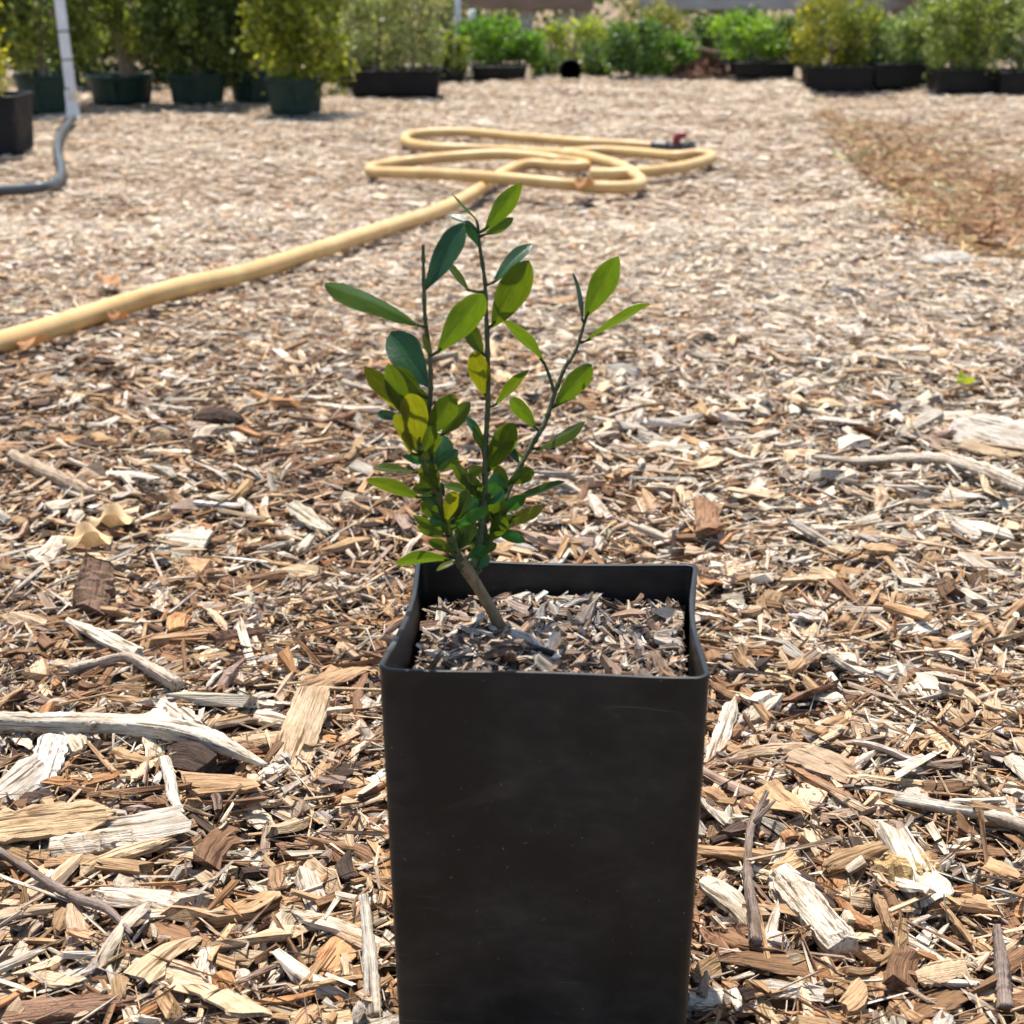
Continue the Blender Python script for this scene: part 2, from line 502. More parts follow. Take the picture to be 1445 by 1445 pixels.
def chips(rng, c, L, W, T, yaw, pitch, roll, Rn=5, S=6, tp=None, skew=None, arch=None, bend=None, jag=0.06, rough=0.10, twist=None):
    """n chips of any size as arrays: vertices (n, Rn*S, 3), grain coordinates, and the faces of one chip"""
    n = len(L)
    u = np.linspace(-1, 1, Rn)
    if S == 4:
        cs = np.array([(-1, -1), (1, -1), (1, 1), (-1, 1)], float)
    elif S == 3:
        cs = np.array([(-1, -1), (1, -0.8), (0.15, 1)], float)
    elif S == 6:
        cs = np.array([(-1, -0.55), (0.1, -1), (1, -0.6), (0.95, 0.6), (-0.1, 1), (-0.9, 0.65)], float)
    else:
        cs = np.array([(-1, -0.5), (-0.5, -1), (0.5, -0.95), (1, -0.5), (1, 0.45), (0.45, 1), (-0.5, 0.9), (-1, 0.5)], float)
    tp = rng.uniform(0.05, 0.95, (n, 2)) if tp is None else tp
    e = np.where(u[None, :] < 0, tp[:, :1], tp[:, 1:])
    pw = rng.uniform(1.5, 7.0, (n, 1))
    wp = 1 - e * np.abs(u)[None, :] ** pw
    wp = wp * (1 + rng.normal(0, rough, (n, Rn)))
    wp = np.clip(wp, 0.05, 1.3)
    hp = np.clip(1 - 0.6 * e * np.abs(u)[None, :] ** pw, 0.15, 1)
    y = cs[None, None, :, 0] * wp[:, :, None] * (W / 2)[:, None, None]
    z = cs[None, None, :, 1] * hp[:, :, None] * (T / 2)[:, None, None]
    y = y + rng.normal(0, rough * 0.55, (n, Rn, S)) * (W / 2)[:, None, None]
    z = z + rng.normal(0, rough * 1.0, (n, Rn, S)) * (T / 2)[:, None, None]
    x = np.broadcast_to(u[None, :, None], (n, Rn, S)) * (L / 2)[:, None, None]
    x = x + rng.normal(0, 0.25 / Rn, (n, Rn, S)) * (L / 2)[:, None, None] * 0.5
    ends = np.zeros((1, Rn, 1)); ends[:, 0] = 1; ends[:, -1] = 1
    x = x + ends * rng.normal(0, jag, (n, Rn, S)) * L[:, None, None]
    skew = rng.normal(0, 0.35, n) if skew is None else skew
    x = x + skew[:, None, None] * y
    gx, gy, gz = x.copy(), y.copy(), z.copy()
    bend = rng.normal(0, 0.06, n) if bend is None else bend
    arch = rng.normal(0, 0.05, n) if arch is None else arch
    cup = rng.normal(0.0, 0.10, n)
    u3 = u[None, :, None]
    y = y + bend[:, None, None] * L[:, None, None] * (u3 ** 2 - 0.4)
    z = z + arch[:, None, None] * L[:, None, None] * (u3 ** 2 - 0.4) + cup[:, None, None] * y ** 2 / (W[:, None, None] / 2)
    tw = (rng.normal(0, 0.25, n) if twist is None else twist)[:, None, None] * u3
    y, z = y * np.cos(tw) - z * np.sin(tw), y * np.sin(tw) + z * np.cos(tw)
    r = roll[:, None, None]; y, z = y * np.cos(r) - z * np.sin(r), y * np.sin(r) + z * np.cos(r)
    p = pitch[:, None, None]; x, z = x * np.cos(p) - z * np.sin(p), x * np.sin(p) + z * np.cos(p)
    a = yaw[:, None, None]; x, y = x * np.cos(a) - y * np.sin(a), x * np.sin(a) + y * np.cos(a)
    v = np.stack([x, y, z], -1).reshape(n, Rn * S, 3) + c[:, None, :]
    off = rng.uniform(0, 3, (n, 1, 3))
    g = np.stack([gx, gy, gz], -1).reshape(n, Rn * S, 3) + off
    f = []
    for i in range(Rn - 1):
        for j in range(S):
            k = (j + 1) % S
            f.append((i * S + j, i * S + k, (i + 1) * S + k, (i + 1) * S + j))
    f.append(tuple(range(S - 1, -1, -1)))
    f.append(tuple((Rn - 1) * S + j for j in range(S)))
    return v, g, f

def chips_mesh(name, sets):
    V, G, T, F, ST_ = [], [], [], [], []
    off = lo = 0
    for v, g, f, tone in sets:
        n, m = v.shape[:2]
        flat = np.concatenate([np.array(q) for q in f])
        starts = np.cumsum([0] + [len(q) for q in f[:-1]])
        base = (np.arange(n) * m + off)[:, None]
        F.append((flat[None, :] + base).ravel())
        ST_.append((starts[None, :] + (np.arange(n) * len(flat) + lo)[:, None]).ravel())
        V.append(v.reshape(-1, 3)); G.append(g.reshape(-1, 3)); T.append(np.repeat(tone, m, 0))
        off += n * m; lo += n * len(flat)
    return mesh_np(name, np.vstack(V), np.concatenate(F), np.concatenate(ST_), M_WOOD, np.vstack(T), np.vstack(G))

POT_C = np.array((0.0128, 0.506)); POT_YAW = math.radians(-3.9)
POT_S, POT_H = 0.10, 0.16
def in_pot(x, y, m=0.004):
    dx, dy = x - POT_C[0], y - POT_C[1]
    c, s = math.cos(-POT_YAW), math.sin(-POT_YAW)
    lx, ly = dx * c - dy * s, dx * s + dy * c
    return (np.abs(lx) < 0.047 + m) & (np.abs(ly) < 0.047 + m)

def scatter(rng, n, y0, y1, margin=1.2):
    if margin is None:                     # the bed going on to both sides of the view
        y = rng.uniform(y0, y1, n)
        return np.where(rng.random(n) < 0.5, -1, 1) * (0.5 * (0.63 * y * 1.2 + 0.10) + rng.uniform(0, 1.1, n)), y
    y = np.sqrt(rng.uniform(y0 ** 2, y1 ** 2, n))
    x = rng.uniform(-0.5, 0.5, n) * (0.63 * y * margin + 0.10)
    return x, y

def field(rng, n, y0, y1, size, zr, Rn, S, bias=None, kinds=(0.45, 0.33, 0.22), tilt=1.0, thin=1.0, margin=1.2):
    x, y = scatter(rng, n, y0, y1, margin)
    k = rng.random(n)
    spl = k < kinds[0]; chunk = (k >= kinds[0]) & (k < kinds[0] + kinds[1])
    L = np.where(spl, rng.lognormal(math.log(0.021), 0.45, n), np.where(chunk, rng.lognormal(math.log(0.014), 0.35, n), rng.lognormal(math.log(0.020), 0.3, n))) * size
    asp = np.where(spl, rng.uniform(0.06, 0.20, n), np.where(chunk, rng.uniform(0.3, 0.75, n), rng.uniform(0.22, 0.5, n)))
    L = np.clip(L, 0.003, 0.065 * max(1, size))
    W = L * asp
    T = np.where(spl, W * rng.uniform(0.35, 0.9, n), np.where(chunk, W * rng.uniform(0.25, 0.6, n), W * rng.uniform(0.10, 0.22, n))) * thin
    W = W * min(1, 0.45 + 0.55 * thin)
    keep = ~in_pot(x, y, 0.004)
    lx = np.abs(x - POT_C[0]); ly = np.abs(y - POT_C[1])
    keep &= ~((lx < 0.05 + L * 0.5) & (ly < 0.05 + L * 0.5) & (L > 0.012))
    idx = np.nonzero(keep)[0]
    x, y, L, W, T, spl, chunk = (q[idx] for q in (x, y, L, W, T, spl, chunk))
    n = len(idx)
    z = gh(x, y) + rng.uniform(*zr, n) + T * 0.4
    tp = np.where(spl[:, None], rng.beta(0.8, 0.8, (n, 2)) * 0.95, rng.beta(0.7, 1.6, (n, 2)) * 0.8)
    pit = rng.normal(0, 0.20, n) * tilt * np.clip(0.02 / L, 0.4, 1.3)
    rol = rng.normal(0, 0.42, n) * tilt
    sk = np.where(chunk, rng.normal(0, 0.5, n), rng.normal(0, 0.25, n))
    v, g, f = chips(rng, np.stack([x, y, z], 1), L, W, T, rng.uniform(0, 6.283, n), pit, rol, Rn, S, tp, sk)
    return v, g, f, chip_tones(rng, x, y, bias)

# ------------------------------------------------------------------ the ground
ys = np.concatenate([np.linspace(-2, 0.2, 12), np.linspace(0.25, 2.5, 150), np.linspace(2.55, 10, 130), np.array((12, 16, 24, 40, 80, 160, 320))])
xs_half = np.concatenate([np.linspace(0, 1.2, 70), np.linspace(1.25, 4, 50), np.array((5, 7, 10, 16, 30, 70, 160, 320))])
xs = np.concatenate([-xs_half[::-1], xs_half[1:]])
gx, gy = np.meshgrid(xs, ys)
gv = np.stack([gx, gy, gh(gx, np.clip(gy, 0.2, 9)) - 0.002], -1).reshape(-1, 3)
nx, ny = len(xs), len(ys)
ii, jj = np.meshgrid(np.arange(nx - 1), np.arange(ny - 1))
q = (jj * nx + ii).ravel()
gf = np.stack([q, q + 1, q + 1 + nx, q + nx], 1)
ground = obj("ground", mesh_np("ground", gv, gf.ravel(), np.arange(len(gf)) * 4, M_SOIL, smooth_shade=True))
tag(ground, kind="structure")

dark_bias = (0.35, 0.7, 1.2, 1.8, 2.4, 0.4, 1.0, 1.2)
KD = (0.62, 0.22, 0.16)
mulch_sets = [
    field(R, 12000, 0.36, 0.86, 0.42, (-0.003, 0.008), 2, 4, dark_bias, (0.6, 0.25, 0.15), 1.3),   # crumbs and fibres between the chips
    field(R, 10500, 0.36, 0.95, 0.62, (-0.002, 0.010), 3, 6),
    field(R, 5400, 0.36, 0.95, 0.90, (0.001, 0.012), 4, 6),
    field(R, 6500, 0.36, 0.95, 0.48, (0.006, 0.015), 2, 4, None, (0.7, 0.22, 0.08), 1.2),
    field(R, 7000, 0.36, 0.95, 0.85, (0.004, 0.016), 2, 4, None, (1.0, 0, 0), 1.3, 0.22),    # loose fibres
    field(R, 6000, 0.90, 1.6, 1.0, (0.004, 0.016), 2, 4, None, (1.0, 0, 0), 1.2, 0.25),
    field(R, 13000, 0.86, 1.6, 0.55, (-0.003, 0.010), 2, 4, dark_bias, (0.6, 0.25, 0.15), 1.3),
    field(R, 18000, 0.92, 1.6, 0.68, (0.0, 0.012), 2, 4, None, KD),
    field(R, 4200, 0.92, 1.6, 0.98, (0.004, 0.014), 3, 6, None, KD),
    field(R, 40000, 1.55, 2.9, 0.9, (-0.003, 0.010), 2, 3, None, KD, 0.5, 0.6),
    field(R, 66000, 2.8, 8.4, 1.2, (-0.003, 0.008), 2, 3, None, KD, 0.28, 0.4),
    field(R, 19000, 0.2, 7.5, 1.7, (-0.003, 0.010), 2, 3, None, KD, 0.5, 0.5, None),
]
mulch = obj("wood_chip_mulch", chips_mesh("wood_chip_mulch", mulch_sets))
tag(mulch, "loose bed of sunlit tan and bleached wood chips covering the ground", "mulch", kind="stuff")

# the largest chips in view, each one an object of the ground
def hero_chips():
    rng = np.random.default_rng(23)
    done = []
    tries = 0
    while len(done) < 300 and tries < 20000:
        tries += 1
        px, py = rng.uniform(-10, 1455), 560 + 900 * rng.random() ** 0.8
        if 525 < px < 1015 and 780 < py:
            continue
        p = onground(px, py)
        if any((p[0] - d[0]) ** 2 + (p[1] - d[1]) ** 2 < (0.40 * d[2]) ** 2 for d in done):
            continue
        L = float(np.clip(rng.lognormal(math.log(0.0235), 0.36), 0.013, 0.052))
        if in_pot(p[0], p[1], L * 0.55 + 0.002):
            continue
        done.append((p[0], p[1], L))
    d = np.array(done); n = len(d)
    L = d[:, 2]
    k = rng.random(n)
    spl = k < 0.52; fl = k > 0.80
    W = L * np.where(spl, rng.uniform(0.09, 0.20, n), np.where(fl, rng.uniform(0.3, 0.6, n), rng.uniform(0.22, 0.45, n)))
    T = W * np.where(spl, rng.uniform(0.4, 0.8, n), np.where(fl, rng.uniform(0.1, 0.2, n), rng.uniform(0.25, 0.5, n)))
    z = gh(d[:, 0], d[:, 1]) + rng.uniform(0.009, 0.015, n) + T * 0.4
    tp = np.where(spl[:, None], rng.beta(0.8, 0.8, (n, 2)) * 0.95, rng.beta(0.7, 1.6, (n, 2)) * 0.8)
    pos = np.stack([d[:, 0], d[:, 1], z], 1)
    v, g, f = chips(rng, pos * 0, L, W, T, rng.uniform(0, 6.283, n), rng.normal(0, 0.13, n), rng.normal(0, 0.28, n), 8, 8, tp, rng.normal(0, 0.35, n), bend=rng.normal(0, 0.03, n), arch=rng.normal(0, 0.03, n), jag=0.06, rough=0.11)
    tone = chip_tones(rng, d[:, 0], d[:, 1], (1.5, 1.2, 1, 0.8, 0.5, 1.3, 0.7, 0.8))
    for i in range(n):
        me = mesh_faces("wood_chip", v[i], f, M_WOOD, np.tile(tone[i], (v.shape[1], 1)), g[i], False)
        obj("wood_chip", me, ground, pos[i])
hero_chips()

# dry straw raked into the furrow on the right
def straw():
    rng = np.random.default_rng(5)
    n = 3700
    y = 2.45 + 3.2 * rng.beta(1.0, 1.6, n)
    d = rng.beta(1.1, 2.0, n) * 0.52 - 0.03 + rng.normal(0, 0.025, n) + 0.03 * np.sin(y * 9) + 0.02 * np.sin(y * 23)
    keep = waves(d, y, 31, 0.5) + rng.normal(0, 0.5, n) > -0.35 - 0.5 * (y < 4)
    y, d = y[keep], d[keep]; n = len(y)
    x = LA[0] + (y - LA[1]) * LD[0] / LD[1] + d / LD[1]
    L = rng.uniform(0.03, 0.10, n)
    W = rng.uniform(0.0014, 0.003, n)
    z = gh(x, y) + rng.uniform(0.004, 0.026, n)
    v, g, f = chips(rng, np.stack([x, y, z], 1), L, W, W * 0.7, rng.uniform(0, 6.283, n), rng.normal(0, 0.16, n), rng.uniform(0, 3, n), 3, 4, np.full((n, 2), 0.4), np.zeros(n), rng.normal(0, 0.1, n), rng.normal(0, 0.12, n))
    tone = np.array((0.57, 0.345, 0.185)) * rng.lognormal(0, 0.3, n)[:, None] * (1 + rng.normal(0, 0.05, (n, 3)))
    o = obj("pine_straw", chips_mesh("pine_straw", [(v, g, f, np.clip(tone, 0.02, 0.6))]))
    tag(o, "brown dry pine straw raked into the furrow at the right", "straw", kind="stuff")
straw()

# ------------------------------------------------------------------ the black nursery pot
def rrect(hx, hy, r, bow=0.0, ne=12, nc=6):
    pts = []
    for (sx, sy, a0) in ((1, 1, 0), (-1, 1, 90), (-1, -1, 180), (1, -1, 270)):
        for k in range(nc + 1):
            a = math.radians(a0 + 90 * k / nc)
            pts.append((sx * (hx - r) + r * math.cos(a), sy * (hy - r) + r * math.sin(a)))
        nxt = {0: (-(hx - r), hy), 90: (-hx, -(hy - r)), 180: (hx - r, -hy), 270: (hx, hy - r)}[a0]
        p0 = pts[-1]
        for k in range(1, ne):
            t = k / ne
            x, y = p0[0] * (1 - t) + nxt[0] * t, p0[1] * (1 - t) + nxt[1] * t
            b = bow * math.sin(math.pi * t) ** 1.15
            if a0 == 0: y -= b
            elif a0 == 90: x += b
            elif a0 == 180: y += b
            else: x -= b
            pts.append((x, y))
    return np.array(pts)

def loft(rings, close_first=False, close_last=False):
    n = len(rings[0])
    v = np.vstack(rings)
    f = []
    for i in range(len(rings) - 1):
        for j in range(n):
            k = (j + 1) % n
            f.append((i * n + j, i * n + k, (i + 1) * n + k, (i + 1) * n + j))
    if close_first: f.append(tuple(range(n - 1, -1, -1)))
    if close_last: f.append(tuple((len(rings) - 1) * n + j for j in range(n)))
    return v, f

def ring3(p2, z):
    z = np.broadcast_to(np.asarray(z, float), (len(p2),))
    return np.column_stack([p2, z])

def tapered_pot(name, hx, hy, h, taper, r, wall, material, parent=None, lip=(0.0007, 0.0035), bow=0.0, rimname="rim", rimdip=0.0, floor=0.01, ne=12):
    """open tapered pot: body shell and a separate rim"""
    rings = []
    ts = np.concatenate([np.linspace(0, 0.97, 14), [0.985, 0.993, 1.0]])
    def out(t, inset=0.0):
        k = (1 - taper * (1 - t))
        return rrect(hx * k - inset, hy * k - inset, max(r - inset, r * 0.5), bow * max(0, (t - 0.45) / 0.55) ** 1.5, ne)
    def zz(t, p):
        return h * t + 0 * p[:, 0] - (rimdip * (t > 0.9) * (1 - (np.abs(p[:, 0]) / hx) ** 4) * (p[:, 1] < 0))
    edge = 0.004 if hx < 0.07 else 0.006
    p = out(0); rings.append(ring3(p * (1 - edge / hx), 0.0))
    rings.append(ring3(p, edge))
    for t in ts[1:]:
        rings.append(ring3(out(t), zz(t, out(t))))
    rings.append(ring3(out(1, wall), zz(1, out(1, wall))))
    for t in ts[::-1][1:-1]:
        rings.append(ring3(out(t, wall), zz(t, out(t, wall))))
    rings.append(ring3(out(0.08, wall), h * 0.08))
    v, f = loft(rings, True, True)
    body = obj(name, mesh_faces(name, v, f, material, None, v.copy(), True), parent)
    lw, lh = lip
    rr = []
    for inset, dz in ((-0.0001, -lh), (-lw, -lh * 0.93), (-lw, -lh * 0.2), (-lw * 0.5, lh * 0.06), (wall * 0.5, lh * 0.16), (wall * 0.9, lh * 0.08), (wall * 1.15, -lh * 0.1), (wall * 1.15, -lh * 0.6), (wall * 0.9, -lh * 0.65)):
        o_ = out(1, inset)
        rr.append(ring3(o_, zz(1, o_) + dz + 0.0004))
    v, f = loft(rr)
    rim = obj(rimname, mesh_faces(rimname, v, f, material, None, v.copy(), True), body)
    return body

pot = tapered_pot("nursery_pot", 0.0508, POT_S / 2, POT_H, 0.066, 0.0042, 0.0014, M_POT, lip=(0.00012, 0.0011), bow=0.0028, rimdip=0.0012)
pot.location = (POT_C[0], POT_C[1], 0.001)
pot.rotation_euler = (0, 0, POT_YAW)
tag(pot, "tall square black plastic nursery pot holding the sapling in front", "pot")

def pot_world(lx, ly, z):
    c, s = math.cos(POT_YAW), math.sin(POT_YAW)
    return np.array((POT_C[0] + lx * c - ly * s, POT_C[1] + lx * s + ly * c, z))

def mixz(lx, ly):
    return 0.1468 + 0.0018 * waves(np.asarray(lx), np.asarray(ly), 41, 0.05) - 0.0008 * smooth((np.asarray(ly) + 0.0) / 0.05) - 0.004 * smooth((-np.asarray(lx) - 0.03) / 0.02)

def potting():
    rng = np.random.default_rng(9)
    m = 34
    a = np.linspace(-0.0472, 0.0472, m)
    X, Y = np.meshgrid(a, a)
    X = X * (1 - 0.05 * (1 - (Y / 0.0472) ** 2)); Y2 = Y * (1 - 0.05 * (1 - (X / 0.0472) ** 2))
    Z = mixz(X, Y2) + rng.normal(0, 0.0006, X.shape)
    v = np.array([pot_world(x, y, z) for x, y, z in zip(X.ravel(), Y2.ravel(), Z.ravel())])
    q = (np.arange(m - 1)[:, None] * m + np.arange(m - 1)[None, :]).ravel()
    f = np.stack([q, q + 1, q + 1 + m, q + m], 1)
    base = obj("potting_mix", mesh_np("potting_mix", v, f.ravel(), np.arange(len(f)) * 4, M_MIX, smooth_shade=True))
    tag(base, "dark potting mix under bark and wood chips inside the black pot", "potting mix", kind="stuff")
    def place(n, L, asp, thick, zr, Rn, S, bias, tilt):
        x = rng.uniform(-0.045, 0.045, n); y = rng.uniform(-0.045, 0.045, n)
        lim = 0.0475 - 0.0026
        k = np.clip((np.abs(x) + L * 0.45 - lim), 0, None); x = x - np.sign(x) * k
        k = np.clip((np.abs(y) + L * 0.45 - lim), 0, None); y = y - np.sign(y) * k
        W = L * asp
        T = W * thick
        c = np.array([pot_world(a_, b_, 0) for a_, b_ in zip(x, y)])
        c[:, 2] = mixz(x, y) + rng.uniform(*zr, n) + T * 0.4
        v, g, f = chips(rng, c * 0, L, W, T, rng.uniform(0, 6.283, n), rng.normal(0, 0.28, n) * tilt, rng.normal(0, 0.5, n), Rn, S, rng.uniform(0.1, 0.9, (n, 2)))
        tone = chip_tones(rng, c[:, 0] * 0, c[:, 1], bias) * 1.08
        tone = tone * 0.62 + tone.mean(1)[:, None] * np.array((0.40, 0.38, 0.35))
        return v, g, f, tone, c
    n = 3200
    v, g, f, t, c = place(n, rng.lognormal(math.log(0.0048), 0.45, n).clip(0.002, 0.016), rng.uniform(0.10, 0.42, n), rng.uniform(0.3, 0.7, n), (-0.001, 0.004), 3, 4, (0.7, 0.5, 0.9, 1.3, 1.2, 2.2, 0.6, 2.6), 1.5)
    fines = obj("bark_fines", chips_mesh("bark_fines", [(v + c[:, None, :], g, f, t)]), base)
    fines["kind"] = "stuff"
    n = 150
    L = rng.lognormal(math.log(0.0076), 0.40, n).clip(0.004, 0.020)
    v, g, f, t, c = place(n, L, np.where(rng.random(n) < 0.65, rng.uniform(0.10, 0.2, n), rng.uniform(0.24, 0.42, n)), rng.uniform(0.2, 0.45, n), (0.002, 0.005), 6, 6, (1.3, 0.6, 0.8, 0.9, 0.5, 3.4, 0.7, 2.0), 1.3)
    for i in range(n):
        obj("wood_chip", mesh_faces("wood_chip", v[i], f, M_WOOD, np.tile(t[i], (v.shape[1], 1)), g[i], False), base, c[i])
potting()

# ------------------------------------------------------------------ the sapling
def leaf_vf(length, width, arch=0.12, fold=0.25, cup=0.0, nu=12, nv=3, peak=0.6, notch=0.0, rng=None):
    """blade along +X from the origin, face towards +Z; returns verts, faces, grain(t, s)"""
    t = np.linspace(0, 1, nu)
    a = peak * 2.0
    b = (1 - peak) * 1.95
    prof = (t + 0.02) ** a * (1.0 - t * 0.995) ** b
    prof = prof / prof.max()
    v, g = [], []
    ph = rng.uniform(0, 6.28, 6) if rng is not None else np.zeros(6)
    wob = np.stack([0.035 * np.sin(t * 7 + ph[0]) + 0.025 * np.sin(t * 15 + ph[1]), 0.035 * np.sin(t * 7 + ph[2]) + 0.025 * np.sin(t * 15 + ph[3])], 1)
    for i in range(nu):
        for j in range(-nv, nv + 1):
            s = j / nv
            w = prof[i] * width / 2 * (1 + wob[i, 0 if s < 0 else 1])
            yy = s * w
            zz = fold * abs(yy) - arch * length * (t[i] ** 2) + 0.035 * width * s * math.sin(t[i] * 8 + ph[4 if s < 0 else 5]) + cup * yy * yy / max(width / 2, 1e-6)
            xx = t[i] * length * (1 - 0.35 * abs(arch) * t[i])
            v.append((xx, yy, zz)); g.append((t[i], s, 0))
    m = 2 * nv + 1
    f = [(i * m + j, i * m + j + 1, (i + 1) * m + j + 1, (i + 1) * m + j) for i in range(nu - 1) for j in range(m - 1)]
    return np.array(v), f, np.array(g, float)

sapling = empty("sapling", tuple(at(712, 897, 0.520)))
tag(sapling, "small leafy green sapling with leaning trunk in the black pot", "sapling")
SB = np.array(sapling.location)
BR = {
    'T': ([(714, 912, .519), (709, 893, .520), (694, 862, .520), (674, 828, .520), (660, 806, .519), (650, 790, .518)], [.0029, .0024, .0020, .0020, .0023, .0020]),
    'A': ([(658, 806, .519), (643, 778, .517), (630, 742, .514), (621, 705, .511), (613, 665, .508), (606, 625, .506), (606, 585, .505), (608, 540, .505), (606, 495, .506), (600, 450, .508), (598, 400, .510), (597, 345, .511)], [.0019, .0013, .0010, .0009, .0008, .0007, .0007, .0005]),
    'B': ([(660, 806, .520), (674, 778, .523), (680, 740, .526), (684, 700, .528), (685, 650, .530), (687, 600, .531), (689, 550, .532), (688, 490, .533), (686, 440, .534), (684, 395, .535), (678, 355, .536), (675, 328, .537)], [.0020, .0015, .0012, .0010, .0009, .0008, .0007, .0005]),
    'C': ([(668, 812, .521), (682, 785, .525), (697, 748, .530), (712, 706, .535), (733, 660, .540), (751, 628, .543), (770, 595, .546), (783, 556, .549), (797, 520, .551), (813, 494, .553), (825, 455, .555)], [.0017, .0012, .0010, .0009, .0008, .0007, .0005]),
    'D': ([(621, 705, .511), (606, 672, .506), (592, 640, .501), (580, 612, .498), (571, 588, .497)], [.0009, .0008, .0007, .0006]),
    'E': ([(783, 556, .549), (775, 530, .549), (768, 512, .548)], [.0007, .0006, .0005]),
}
rngS = np.random.default_rng(3)
stems = {}
BP = {}
for k, (pts, rad) in BR.items():
    p3 = np.array([at(x, y, d) for x, y, d in pts])
    m = 12 * len(pts)
    rn = np.interp(np.linspace(0, 1, m), np.linspace(0, 1, len(rad)), rad)
    for nd in range(5, m - 3 if k != 'T' else 0, 7):                      # swollen nodes along the stem
        rn[nd] *= 1.28; rn[nd + 1] *= 1.12
    v, f, g = tube(p3 - SB, rn, n=m, S=9, jitter=0.09, rng=rngS)
    o = obj("trunk" if k == 'T' else "branch", mesh_faces("stem", v, f, M_BARK if k == 'T' else M_STEM, None, g, True), sapling)
    stems[k] = o
    BP[k] = (spline(p3, m), spline(np.array([(x, y, d) for x, y, d in pts]), m))

